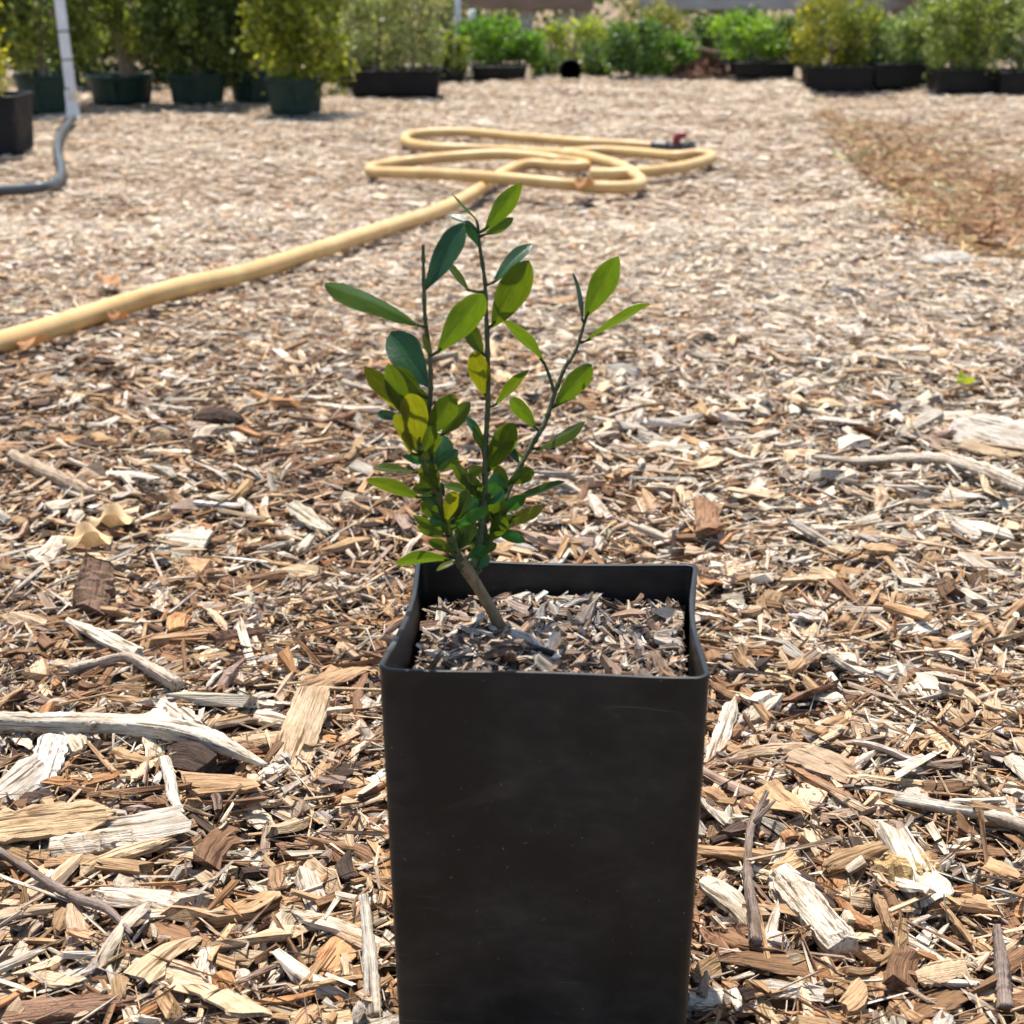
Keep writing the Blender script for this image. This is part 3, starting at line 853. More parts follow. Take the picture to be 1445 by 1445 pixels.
# base x, base y, tip x, tip y, seen width, branch, kind, depth of tip (fraction of length, + away), arch
LEAVES = [
    (684, 326, 738, 255, 27, 'B', 'g', -.25, .10), (681, 333, 726, 307, 15, 'B', 'g', -.2, .10), (676, 314, 636, 273, 4, 'B', 'g', .3, -.15),
    (677, 350, 657, 309, 15, 'B', 'v', .35, .15), (672, 322, 628, 302, 9, 'B', 'd', .5, .12), (598, 412, 658, 309, 36, 'A', 'd', .45, .16),
    (594, 462, 451, 397, 25, 'A', 'g', -.3, -.16), (616, 500, 684, 413, 43, 'A', 'g', -.35, .06), (662, 413, 626, 366, 11, 'B', 'o', .3, .05),
    (695, 401, 752, 342, 18, 'B', 'd', .5, .10), (694, 463, 748, 366, 46, 'B', 'o', -.35, .05), (826, 449, 874, 358, 37, 'C', 'g', -.3, .10),
    (824, 484, 921, 428, 16, 'C', 'g', .3, .08), (768, 512, 707, 449, 15, 'E', 'g', -.2, .14), (781, 576, 836, 514, 32, 'C', 'g', -.3, .05),
    (607, 549, 549, 466, 50, 'A', 'd', .55, .10), (685, 562, 669, 494, 31, 'B', 'y', -.3, .06), (682, 502, 655, 452, 24, 'B', 'o', .2, .05),
    (697, 575, 747, 521, 15, 'B', 'o', -.3, .04), (572, 586, 513, 516, 27, 'D', 'y', -.25, .05), (574, 592, 547, 512, 30, 'D', 'o', -.35, .04),
    (596, 562, 551, 516, 30, 'A', 'o', .25, .04), (594, 625, 577, 551, 40, 'D', 'y', -.55, .14), (604, 616, 642, 556, 36, 'A', 'o', -.3, .05),
    (622, 616, 664, 566, 25, 'A', 'o', .2, .04), (582, 645, 558, 583, 20, 'D', 'y', -.3, .04), (572, 590, 531, 583, 15, 'D', 'd', .5, .14),
    (617, 668, 625, 609, 34, 'A', 'd', .6, .22), (686, 628, 655, 586, 11, 'B', 'd', .3, .05), (688, 668, 726, 594, 36, 'B', 'o', -.35, .10),
    (757, 606, 719, 559, 23, 'C', 'g', -.3, .12), (754, 636, 830, 592, 18, 'C', 'o', -.25, .10), (588, 668, 523, 660, 12, 'A', 'o', -.3, .10),
    (594, 704, 515, 676, 22, 'A', 'o', -.35, .08), (680, 696, 636, 647, 18, 'B', 'o', -.4, .18), (620, 692, 597, 652, 30, 'A', 'o', -.4, .06),
    (676, 698, 622, 684, 13, 'B', 'g', -.3, .06), (684, 692, 648, 672, 24, 'B', 'o', -.4, .10), (722, 690, 687, 680, 34, 'C', 'v', -.5, .10),
    (714, 682, 754, 664, 24, 'C', 'o', -.3, .06), (720, 710, 799, 680, 12, 'C', 'd', .2, .05), (708, 738, 772, 712, 20, 'C', 'y', -.3, .14),
    (626, 724, 600, 686, 32, 'A', 'd', .4, .10), (628, 738, 642, 690, 22, 'A', 'y', -.5, .14), (640, 746, 691, 717, 18, 'A', 'v', -.4, .10),
    (662, 738, 655, 772, 32, 'B', 'v', -.55, .12), (696, 748, 744, 765, 18, 'C', 'v', -.4, .14), (627, 752, 581, 726, 15, 'A', 'o', .2, .10),
    (630, 758, 587, 742, 17, 'A', 'o', -.3, .08), (636, 790, 549, 795, 19, 'A', 'g', -.3, .26), (648, 792, 613, 806, 9, 'T', 'y', -.4, .22),
    (680, 774, 677, 803, 28, 'B', 'v', -.5, .12), (700, 745, 706, 700, 28, 'C', 'o', .2, .05), (690, 735, 664, 700, 24, 'B', 'o', .3, .05),
    (734, 656, 717, 628, 12, 'C', 'd', .3, .05), (640, 735, 662, 690, 24, 'A', 'o', .4, .05), (596, 470, 607, 500, 10, 'A', 'y', -.2, .05),
    (715, 700, 700, 655, 22, 'C', 'o', .3, .05), (620, 700, 592, 672, 24, 'A', 'o', .3, .1), (632, 742, 660, 705, 24, 'A', 'd', .4, .1), (676, 765, 640, 742, 22, 'B', 'o', -.2, .1),
    (690, 750, 730, 728, 22, 'C', 'o', .2, .1), (704, 722, 744, 700, 20, 'C', 'v', -.2, .12), (612, 662, 648, 634, 22, 'A', 'd', .3, .1), (684, 705, 655, 720, 22, 'B', 'v', -.4, .1), (645, 778, 602, 762, 18, 'A', 'o', .1, .15),
    (655, 792, 688, 770, 18, 'B', 'v', -.2, .15), (618, 690, 580, 690, 18, 'A', 'o', .2, .1), (686, 640, 712, 612, 18, 'B', 'o', .2, .08), (628, 735, 592, 708, 22, 'A', 'o', -.1, .08), (700, 740, 690, 700, 24, 'C', 'o', -.4, .05), (660, 790, 690, 752, 20, 'B', 'o', .3, .06), (690, 765, 712, 728, 26, 'C', 'o', -.3, .05), (634, 755, 612, 712, 26, 'A', 'o', -.2, .05),
    (650, 775, 668, 728, 26, 'A', 'o', .4, .05), (684, 712, 712, 690, 22, 'B', 'v', .4, .1), (628, 738, 604, 735, 16, 'A', 'v', -.4, .1), (644, 780, 625, 770, 14, 'A', 'o', -.3, .05),
    (686, 660, 660, 668, 18, 'B', 'o', -.2, .06), (685, 640, 668, 600, 14, 'B', 'o', .2, .05), (608, 590, 590, 548, 18, 'A', 'o', .2, .05), (596, 640, 612, 600, 22, 'D', 'o', -.2, .05), (590, 640, 570, 600, 22, 'D', 'y', -.2, .05), (612, 660, 590, 610, 24, 'A', 'o', .1, .05), (822, 455, 808, 385, 5, 'C', 'd', .2, .05),
]
CAMP = np.array((0, 0, H))
rl = np.random.default_rng(64)
for i in range(26):                                # small narrow leaves crowding the lower stems
    bk = 'ABCAB'[i % 5]
    q = BP[bk][1]
    c = q[(q[:, 1] > 628) & (q[:, 1] < 786)]
    p_ = c[rl.integers(0, len(c))]
    an = rl.uniform(-1.35, 1.35); l_ = rl.uniform(30, 50)
    LEAVES.append((p_[0], p_[1], p_[0] + math.sin(an) * l_, p_[1] - math.cos(an) * l_ * 0.9, rl.uniform(9, 17), bk, 'ogvood'[rl.integers(0, 6)], rl.uniform(-.5, .4), rl.uniform(.05, .2)))
for i, (bx, by, tx, ty, w, br, kd, dep, arch) in enumerate(LEAVES):
    w3, wpx = BP[br]
    q = np.argmin((wpx[:, 0] - bx) ** 2 + (wpx[:, 1] - by) ** 2)
    Y = wpx[q, 2] - (0.0035 if br in 'AD' and dep < 0 else 0.0)
    base = at(bx, by, Y)
    seen = math.hypot(tx - bx, ty - by) * Y / FPX
    tip = at(tx, ty, Y + dep * seen)
    ax = tip - base
    ln = np.linalg.norm(ax); ax /= ln
    vw = CAMP - base; vw /= np.linalg.norm(vw)
    wm = w * Y / FPX
    wt = max(wm, 0.29 * ln)
    roll = math.acos(min(1, wm / wt)) * (1 if i % 2 else -1) * 0.97 + rngS.normal(0, 0.06)
    n0 = vw - ax * vw.dot(ax); n0 /= np.linalg.norm(n0)
    s0 = np.cross(n0, ax)
    nn = n0 * math.cos(roll) + s0 * math.sin(roll)
    ss = np.cross(nn, ax)
    # the blade bends away from its upper face: that face looks up
    flip = 1 if nn[2] > -0.2 and dep > 0 else -1
    if flip < 0 and nn[2] > 0.75:
        flip = 1
    v, f, g = leaf_vf(ln, wt * 1.0, arch, 0.28, 0.0, nu=20, nv=4, peak=0.53 + 0.12 * rngS.random(), rng=rngS)
    v[:, 2] += arch * ln * v[:, 0] / ln          # keep the tip on target
    P = base - SB + np.outer(v[:, 0], ax) + np.outer(v[:, 1], ss) + np.outer(v[:, 2] * flip, nn)
    bp = w3[q]
    pv, pf, pg = tube(np.array([bp, base * 0.5 + bp * 0.5 + ax * 0.0003, base + ax * 0.10 * ln]) - SB, [.0007, .0005, .0004], n=6, S=6)
    pg = np.tile((0.1, 0.5, 0), (len(pv), 1))
    V, F, G = join([(P, f, g), (pv, pf, pg)])
    o = obj("leaf", mesh_faces("leaf", V, F, M_L[kd], None, G, True), stems[br])
    if w >= 34 and kd == 'd':
        o["label"] = "dark glossy upper side of a leaf"
    elif kd == 'y':
        o["label"] = "yellow-green leaf lit from behind"

# ------------------------------------------------------------------ pieces of wood and twigs that stand out
rngW = np.random.default_rng(77)
def slab(name, label, cat, p0, p1, wpx, thick, tone, lift=0.012, tilt=0.0, tp=(0.4, 0.4), rise=(0, 0), skew=0.0, arch=0.0, bend=0.0, Rn=16, group=None, jag=0.035, rough=0.07):
    a = onground(*p0, lift) ; b = onground(*p1, lift)
    a[2] += rise[0]; b[2] += rise[1]
    c = (a + b) / 2
    d = b - a
    L = np.linalg.norm(d)
    dist = np.linalg.norm(c - CAMP)
    W = wpx * dist / FPX
    yaw = math.atan2(d[1], d[0]); pitch = math.asin(d[2] / L)
    v, g, f = chips(rngW, np.zeros((1, 3)), np.array([L]), np.array([W]), np.array([thick]), np.array([yaw]), np.array([pitch]), np.array([tilt]), Rn, 8,
                    np.array([tp]), np.array([skew]), np.array([arch]), np.array([bend]), jag=jag, rough=rough, twist=np.array([0.1]))
    o = obj(name, mesh_faces(name, v[0], f, M_WOOD, np.tile(tone, (v.shape[1], 1)), g[0], False), None, c)
    return tag(o, label, cat, group)

def twig(name, label, cat, pts, rpx, tone, lift=0.012, jitter=0.10, rises=None, side=None, flat=1.0, S=9, smooth_shade=True):
    p3 = np.array([onground(x, y, lift) for x, y in pts])
    if rises is not None:
        p3[:, 2] += rises
    c = p3.mean(0)
    dist = np.linalg.norm(c - CAMP)
    parts = [tube(p3 - c, [r * dist / FPX for r in rpx], n=13 * len(pts), S=S, jitter=jitter * 1.3, rng=rngW, flat=flat)]
    if side:
        for (i, (dx, dy, dz), r) in side:
            parts.append(tube(np.array([p3[i] - c, p3[i] - c + np.array((dx, dy, dz)) * 0.6, p3[i] - c + np.array((dx, dy, dz))]), [r, r * 0.8, r * 0.5], n=8, S=7, jitter=jitter, rng=rngW))
    v, f, g = join(parts)
    g = g + rngW.uniform(0, 3, 3)
    o = obj(name, mesh_faces(name, v, f, M_WOOD, np.tile(tone, (len(v), 1)), g, smooth_shade), None, c)
    return tag(o, label, cat)

CREAM, GREY, TAN, BROWN, DARK, ORANGE = (0.62, 0.545, 0.43), (0.50, 0.44, 0.36), (0.52, 0.37, 0.21), (0.25, 0.14, 0.075), (0.085, 0.055, 0.04), (0.45, 0.24, 0.10)
PURPLE = (0.25, 0.19, 0.155)
br = twig("branch", "long bleached white branch with a knot at the left edge", "branch", [(-60, 1016), (60, 1020), (150, 1022), (240, 1030), (300, 1046), (375, 1080)], [16, 17, 17, 19, 17, 4], CREAM, 0.018, 0.06, flat=0.8, S=14)
kp = onground(128, 1023, 0.021) - np.array(br.location)
v, f, g = tube(np.array([kp, kp + (0, -0.0022, 0.0014)]), [.0026, .0018], n=4, S=9)
obj("knot", mesh_faces("knot", v, f, M_WOOD, np.tile(GREY, (len(v), 1)), g, True), br)
slab("wood_slab", "broad tan wood slab tilted up at the end of the white branch", "wood chip", (405, 1085), (448, 1022), 52, 0.004, (0.55, 0.40, 0.25), 0.010, 0.25, (0.05, 0.3), (0, 0.020), 0.15)
slab("wood_shard", "wide pointed tan wood shard at the left edge below the white branch", "wood chip", (-30, 1178), (162, 1160), 58, 0.004, (0.53, 0.37, 0.21), 0.014, 0.35, (0.3, 0.9), (0.002, 0.004))
twig("twig", "thin purplish grey twig running down from the lower left edge", "twig", [(-15, 1192), (60, 1240), (110, 1268), (150, 1282), (186, 1318)], [5, 6, 7, 6, 3], PURPLE, 0.018)
twig("twig", "crooked grey twig standing out right of the black pot", "twig", [(1082, 1118), (1060, 1165), (1055, 1230), (1062, 1285), (1066, 1330)], [4, 6, 7, 8, 9], PURPLE, 0.018, side=[(1, (0.012, 0.012, 0.006), 0.0012)])
slab("wood_block", "thick split white wood block right of the crooked twig", "wood chip", (1105, 1240), (1192, 1340), 46, 0.011, CREAM, 0.014, 0.2, (0.02, 0.12), (0, 0), 0.25)
slab("wood_chunk", "crumbly golden tan wood chunk among chips at the lower right", "wood chip", (1232, 1232), (1318, 1228), 85, 0.014, (0.60, 0.42, 0.20), 0.010, -0.35, (0.35, 0.45), (0, 0), rough=0.16)
twig("twig", "short grey stub of twig poking up at the bottom right corner", "twig", [(1418, 1425), (1412, 1390), (1402, 1352)], [10, 9, 5], PURPLE, 0.012, rises=[0, 0.006, 0.014])
slab("bark_chunk", "brown squared bark chunk with a frayed end at the left", "bark", (124, 872), (138, 818), 42, 0.018, (0.19, 0.115, 0.075), 0.010, 0.35, (0.0, 0.12), (0, 0.008), rough=0.12, jag=0.07)
slab("bark_chunk", "dark brown wood block beside a white splinter at left centre", "bark", (300, 910), (372, 900), 36, 0.014, (0.12, 0.065, 0.04), 0.010, 0.1, (0.1, 0.25))
slab("wood_chip", "pale grey ridged wood chip near the curled dry leaves", "wood chip", (228, 766), (288, 772), 70, 0.005, (0.52, 0.48, 0.38), 0.013, 0.5, (0.5, 0.2))
slab("splinter", "forked bluish white splinter left of the sapling", "wood chip", (255, 708), (345, 716), 13, 0.004, (0.62, 0.60, 0.58), 0.014, 0.0, (0.4, 0.5), bend=0.06)
twig("stick", "stout grey brown stick at the far left above the dry leaves", "stick", [(18, 644), (60, 664), (100, 682), (126, 696)], [10, 10, 9, 8], (0.42, 0.32, 0.22), 0.016)
slab("splinter", "long bleached flat splinter at left centre", "wood chip", (95, 876), (195, 922), 20, 0.005, CREAM, 0.016, 0.2, (0.5, 0.1))
twig("stick", "bent pale stick below the flat splinter at left", "stick", [(100, 945), (160, 930), (185, 928), (215, 945), (250, 966)], [8, 7, 7, 9, 10], (0.46, 0.37, 0.28), 0.017)
twig("limb", "long bleached limb with dark hollow beneath at the right edge", "branch", [(1150, 645), (1210, 650), (1280, 648), (1340, 656), (1400, 676), (1450, 690)], [5, 8, 10, 11, 13, 12], (0.55, 0.47, 0.37), 0.017, 0.13, rises=[0, 0, 0.001, 0.004, 0.004, 0.0], S=12, flat=0.7)
slab("wood_slab", "broad pale weathered slab at the right edge above the limb", "wood chip", (1352, 598), (1470, 628), 70, 0.006, (0.46, 0.41, 0.34), 0.018, 0.5, (0.35, 0.2))
slab("wood_chunk", "pale wood chunk by the furrow at the upper right", "wood chip", (1300, 368), (1366, 362), 26, 0.010, (0.52, 0.47, 0.40), 0.016, 0.4, (0.6, 0.5), rough=0.12)
slab("bark_chunk", "dark curved bark piece in the brown patch at left", "bark", (276, 586), (342, 592), 26, 0.012, DARK, 0.014, 0.3, (0.4, 0.5), arch=-0.12)
slab("splinter", "white splinter leaning on the right side of the black pot", "wood chip", (1002, 1085), (1034, 1008), 24, 0.004, CREAM, 0.010, 0.2, (0.3, 0.85), (0, 0.008))
twig("stick", "grey stick standing upright left of the pot's foot", "stick", [(528, 1436), (524, 1390), (516, 1335)], [11, 10, 6], GREY, 0.010, rises=[0, 0.010, 0.022])
slab("bark_chunk", "long reddish brown bark slab along the bottom left edge", "bark", (-30, 1440), (188, 1412), 34, 0.006, (0.27, 0.155, 0.095), 0.012, 0.3, (0.1, 0.8))
twig("splinter", "curved white splinter standing below the white branch", "wood chip", [(232, 1070), (240, 1100), (244, 1125), (256, 1148)], [8, 8, 8, 5], CREAM, 0.016, flat=0.6)
slab("wood_chip", "blocky cream and brown wood chip at the left below the shard", "wood chip", (72, 1200), (185, 1182), 34, 0.008, (0.60, 0.50, 0.38), 0.014, 0.5, (0.1, 0.1))
slab("wood_chip", "white fibrous wood chip under the white branch at left", "wood chip", (52, 1118), (80, 1070), 42, 0.006, (0.68, 0.62, 0.54), 0.012, 0.1, (0.15, 0.2), (0, 0.010))
slab("wood_chip", "flat diamond shaped tan chip near the lower right twig stub", "wood chip", (1295, 1378), (1362, 1365), 36, 0.003, (0.50, 0.36, 0.22), 0.016, 0.2, (0.4, 0.4), skew=0.6)
twig("stick", "long weathered stick slanting past the right edge below centre", "stick", [(1262, 1128), (1330, 1140), (1400, 1152), (1460, 1172)], [7, 8, 9, 9], GREY, 0.017)
slab("wood_slab", "split cream slab touching the pot's right foot", "wood chip", (972, 1410), (1062, 1418), 36, 0.006, CREAM, 0.010, 0.3, (0.0, 0.35))

# dry and fallen leaves
def ground_leaf(name, label, base, tip, wpx, material, lift=0.017, arch=0.06, cup=0.2, lobed=False):
    a, b = onground(*base, lift), onground(*tip, lift)
    c = (a + b) / 2
    d = b - a; L = np.linalg.norm(d); d /= L
    W = wpx * np.linalg.norm(c - CAMP) / FPX
    v, f, g = leaf_vf(L, W, arch, 0.3, cup, nu=22, nv=4, peak=0.55, rng=rngW)
    if lobed:
        t = g[:, 0]
        k = 0.62 + 0.38 * np.abs(np.sin(t * math.pi * 3.2))
        v[:, 1] *= np.where(np.abs(g[:, 1]) > 0.3, k, 1)
    v[:, 2] += 0.13 * W * np.sin(g[:, 0] * 9 + g[:, 1] * 2) + arch * L * 0.5
    s = np.cross((0, 0, 1.0), d); s /= np.linalg.norm(s)
    n = np.cross(d, s)
    P = a - c + np.outer(v[:, 0], d) + np.outer(v[:, 1], s) + np.outer(v[:, 2], n)
    o = obj(name, mesh_faces(name, P, f, material, None, g, True), None, c)
    return tag(o, label, "leaf")
ground_leaf("dry_leaf", "curled tan dry leaf on the chips, upper of two", (122, 742), (192, 735), 60, M_DRYLEAF, lobed=True)
ground_leaf("dry_leaf", "curled tan dry leaf with ragged edge, lower of two", (88, 770), (160, 762), 64, M_DRYLEAF, lobed=True)
ground_leaf("dry_leaf", "orange dry leaf against the hose at the left edge", (28, 496), (64, 476), 40, M_DRYORANGE, 0.02, lobed=True)
ground_leaf("dry_leaf", "small orange dry leaf behind the hose at left", (136, 392), (166, 402), 26, M_DRYORANGE, 0.02, lobed=True)
ground_leaf("dry_leaf", "small orange dry leaf just below the hose at left", (155, 452), (178, 446), 30, M_DRYORANGE, 0.015, lobed=True)
ground_leaf("dry_leaf", "reddish dry leaf lying over the front strand of coiled hose", (812, 268), (836, 254), 26, M_DRYORANGE, 0.035, lobed=True)
ground_leaf("fallen_leaf", "single yellow green fallen leaf on bleached chips at right", (1350, 540), (1374, 537), 30, M_FALLEN, 0.024)

# ------------------------------------------------------------------ the hose
HR = 0.0120
def hose_path(pts, lift0=0.0):
    return np.array([onground(p[0], p[1] + 4, (p[2] if len(p) > 2 else 0) + HR + 0.010 + lift0) for p in pts])
main_px = [(-900, 640), (-520, 590), (-240, 540), (-60, 498), (0, 480), (86, 454), (173, 426), (260, 400), (346, 381), (430, 355), (534, 321), (603, 299), (645, 281), (680, 261), (700, 246), (722, 234), (746, 228), (775, 229), (806, 231), (826, 230), (816, 226),
           (786, 222, .01), (751, 217, .012), (699, 214, .012), (634, 218, .01), (575, 224), (534, 230), (522, 234), (532, 239), (613, 241, .012), (703, 247, .02), (786, 255, .012), (838, 260), (885, 260), (905, 254), (897, 244), (876, 231, .005), (848, 222, .01), (814, 215, .014), (751, 210), (682, 207), (613, 204), (585, 200), (571, 194), (578, 187), (613, 183), (665, 183), (734, 190), (821, 197), (880, 200), (926, 203)]
hp = hose_path(main_px)
hose = tube_obj("hose", hp, [HR], M_HOSE, n=560, S=14)
tag(hose, "long tan yellow garden hose running from the left edge into a loose coil", "hose")
dirn = hp[-1] - hp[-2]; dirn /= np.linalg.norm(dirn)
e0 = hp[-1]
tube_obj("coupling", np.array([e0 - dirn * 0.012, e0 + dirn * 0.03]), [HR * 1.25, HR * 1.25], M_DARK, hose, n=6, S=12)
valve = tube_obj("valve", np.array([e0 + dirn * 0.03, e0 + dirn * 0.075]), [HR * 1.0, HR * 1.35, HR * 1.35, HR], M_DARK, hose, n=12, S=12)
side = np.array((-dirn[1], dirn[0], 0))
tube_obj("valve_handle", np.array([e0 + dirn * 0.045 + (0, -0.004, 0.0), e0 + dirn * 0.045 + (0.006, -0.012, 0.028), e0 + dirn * 0.05 + (0.022, -0.014, 0.034)]), [0.008, 0.009, 0.007], M_RED, valve, n=10, S=10)
tube_obj("washer", np.array([e0 + dirn * 0.074 + (0, -0.010, 0.002), e0 + dirn * 0.082 + (0, -0.018, 0.002)]), [0.019, 0.019], M_DARK, valve, n=4, S=16)
h2 = hose_path([(790, 213), (822, 210), (855, 209), (905, 212), (950, 216), (985, 213), (1004, 216), (998, 222), (960, 232), (915, 238), (870, 241), (835, 241)])
hose2 = tube_obj("hose", h2, [HR], M_HOSE, n=160, S=14)
tag(hose2, "short loop of tan hose beside the red valve of the coil", "hose")

# ------------------------------------------------------------------ nursery background
def crown_mesh(name, rng, centre, rx, ry, rz, nclump, nleaf, size, c1, c2, clump=0.22, elong=1.7):
    u = rng.normal(0, 1, (nclump, 3)); u /= np.linalg.norm(u, axis=1)[:, None]
    u = np.sign(u) * np.abs(u) ** 0.65
    rad = rng.uniform(0.2, 1.0, nclump) ** 0.6
    cc = u * rad[:, None] * np.array((rx, ry, rz))
    k = rng.integers(0, nclump, nleaf)
    p = cc[k] + rng.normal(0, 1, (nleaf, 3)) * clump * np.array((rx, ry, rz)) * 0.75
    p[:, 2] = np.maximum(p[:, 2], -rz * 1.15)
    d = rng.normal(0, 1, (nleaf, 3)) + np.array((0, 0, 0.5)); d /= np.linalg.norm(d, axis=1)[:, None]
    s = np.cross(d, rng.normal(0, 1, (nleaf, 3))); s /= np.linalg.norm(s, axis=1)[:, None] + 1e-9
    nrm = np.cross(d, s)
    L = size * rng.lognormal(0, 0.25, nleaf)[:, None]; W = L / elong
    v = np.stack([p - d * L * 0.5, p + s * W * 0.5 + nrm * W * 0.15, p + d * L * 0.5, p - s * W * 0.5 + nrm * W * 0.15], 1) + np.asarray(centre)
    ct = (rng.random(nclump) ** 1.2)[k] * 0.75 + rng.random(nleaf) * 0.35
    tone = np.array(c1) * (1 - ct[:, None]) + np.array(c2) * ct[:, None]
    tone = tone * rng.lognormal(0, 0.35, nleaf)[:, None] * 1.12
    b = np.arange(nleaf)[:, None] * 4
    f = np.concatenate([b + np.array((0, 1, 2)), b + np.array((0, 2, 3))], 1)
    return mesh_np(name, v.reshape(-1, 3), f.ravel(), np.arange(nleaf * 2) * 3, M_CROWN, np.repeat(np.clip(tone, 0.005, 0.6), 4, 0)), cc

OLIVE, GOLD, DEEP, BRIGHT, SAGE, PALE = (0.075, 0.105, 0.020), (0.205, 0.215, 0.038), (0.030, 0.060, 0.016), (0.13, 0.21, 0.022), (0.12, 0.15, 0.065), (0.32, 0.30, 0.14)
rngB = np.random.default_rng(101)
def shrub(name, label, base, rx, rz, cz, c1, c2, nleaf=2600, size=0.016, trunk=0.010, lean=0.0, group=None, ry=None, nst=5, cat="shrub", nclump=36):
    e = empty(name, tuple(base))
    ry = ry or rx
    me, cc = crown_mesh("crown", rngB, (lean, 0, cz), rx, ry, rz, nclump, nleaf, size, c1, c2)
    obj("crown", me, e)
    top = np.array((lean * 0.7, 0, max(cz - rz * 0.5, 0.05)))
    parts = [tube(np.array([(0, 0, -0.012), (lean * 0.2, 0, top[2] * 0.5), top]), [trunk, trunk * 0.85, trunk * 0.6], n=10, S=8, jitter=0.08, rng=rngB)]
    for i in range(nst):
        t = np.array((lean, 0, cz)) + cc[i] * 0.85
        parts.append(tube(np.array([top * 0.75, (top + t) / 2 + rngB.normal(0, 0.01, 3), t]), [trunk * 0.5, trunk * 0.3, trunk * 0.15], n=8, S=6, jitter=0.05, rng=rngB))
    v, f, g = join(parts)
    obj("trunk", mesh_faces("trunk", v, f, M_TRUNK, None, g, True), e)
    return tag(e, label, cat, group)

def circle_pot(name, label, px, base_y, wpx, top_y, material, cat="pot", group=None, taper=0.16, back=0.0):
    p = onground(px, base_y, 0.004)
    dist = np.linalg.norm(p - CAMP)
    r = wpx / 2 * dist / FPX
    c = p + np.array((0, r, 0))
    dist_c = np.linalg.norm(c - CAMP)
    h = (base_y - top_y) * dist / FPX
    e = tapered_pot(name, r, r, h, taper, r * 0.97, 0.003, material, lip=(0.003, 0.012), ne=2)
    e.location = c
    e["label"] = label; e["category"] = cat
    if group: e["group"] = group
    a = np.linspace(0, 2 * np.pi, 28, endpoint=False)
    rs = r * 0.93
    v = np.vstack([np.column_stack([np.cos(a) * rs, np.sin(a) * rs, np.full(28, h * 0.86)]), [(0, 0, h * 0.93)]])
    f = [(i, (i + 1) % 28, 28) for i in range(28)]
    obj("soil", mesh_faces("soil", v, f, M_SOILPOT, None, v.copy(), True), e)
    return c + np.array((0, 0, h * 0.9)), r

def tray(name, label, x0, x1, base_y, top_y, depth, material=None, group=None, rz=0.0, taper=0.06):
    p = onground((x0 + x1) / 2, base_y, 0.004)
    dist = np.linalg.norm(p - CAMP)
    hx = (x1 - x0) / 2 * dist / FPX
    h = (base_y - top_y) * dist / FPX * 0.98
    e = tapered_pot(name, hx, depth / 2, h, taper, 0.015, 0.003, material or M_TRAY, lip=(0.003, 0.010), ne=4)
    c = p + np.array((0, depth / 2, 0))
    e.location = c
    e.rotation_euler = (0, 0, rz)
    e["label"] = label; e["category"] = "tray"
    if group: e["group"] = group
    v, f = box_vf(0, 0, h * 0.72, hx * 1.9, depth * 0.93, h * 0.3)
    obj("soil", mesh_faces("soil", v, f, M_SOILPOT, None, v.copy(), False), e)
    return c + np.array((0, 0, h * 0.86)), hx

# green pots with shrubs, upper left
GP = "green pots on the left"
GS = "shrubs in the green pots"
t, r = circle_pot("green_pot", "round dark green plastic pot behind the white pole", 54, 162, 74, 112, M_GREENPOT, group=GP)
shrub("potted_shrub", "olive shrub in the green pot behind the white pole", t, 0.17, 0.27, 0.28, OLIVE, GOLD, 9500, 0.020, 0.012, group=GS)
t, r = circle_pot("green_pot", "round dark green pot with a thick leaning trunk, right of the white pole", 162, 149, 90, 112, M_GREENPOT, group=GP)
shrub("potted_shrub", "dense shrub with thick leaning trunk right of the white pole", t + np.array((0.03, -0.03, 0)), 0.18, 0.25, 0.33, OLIVE, GOLD, 9500, 0.020, 0.028, -0.05, group=GS)
t, r = circle_pot("green_pot", "round dark green pot in the middle of the left row", 272, 149, 80, 110, M_GREENPOT, group=GP)
shrub("potted_shrub", "green shrub in the middle pot of the left row", t, 0.16, 0.27, 0.28, DEEP, (0.18, 0.21, 0.04), 9500, 0.020, 0.012, 0.01, group=GS)
t, r = circle_pot("green_pot", "round dark green pot half hidden behind its right neighbour", 356, 146, 72, 108, M_GREENPOT, group=GP)
shrub("potted_shrub", "golden olive shrub in the half hidden green pot", t + np.array((0, 0.02, 0)), 0.14, 0.27, 0.28, OLIVE, GOLD, 8500, 0.020, 0.010, group=GS)
t, r = circle_pot("green_pot", "round dark green pot standing farthest forward at the row's right end", 412, 164, 80, 116, M_GREENPOT, group=GP)
shrub("potted_shrub", "bright golden green shrub in the foremost green pot", t + np.array((0.0, 0.0, 0)), 0.15, 0.27, 0.27, (0.10, 0.125, 0.016), (0.26, 0.26, 0.030), 9500, 0.020, 0.010, 0.02, group=GS)

# black pot at the left edge
t, hx = tray("black_pot", "square black pot cut off by the left edge", -92, 22, 220, 143, 0.17)
bpy.data.objects["black_pot"]["category"] = "pot"
shrub("potted_shrub", "yellow leaved plant in the black pot at the left edge", t + np.array((0.015, -0.02, 0)), 0.055, 0.16, 0.16, (0.16, 0.15, 0.015), (0.36, 0.30, 0.02), 1500, 0.014, 0.006)

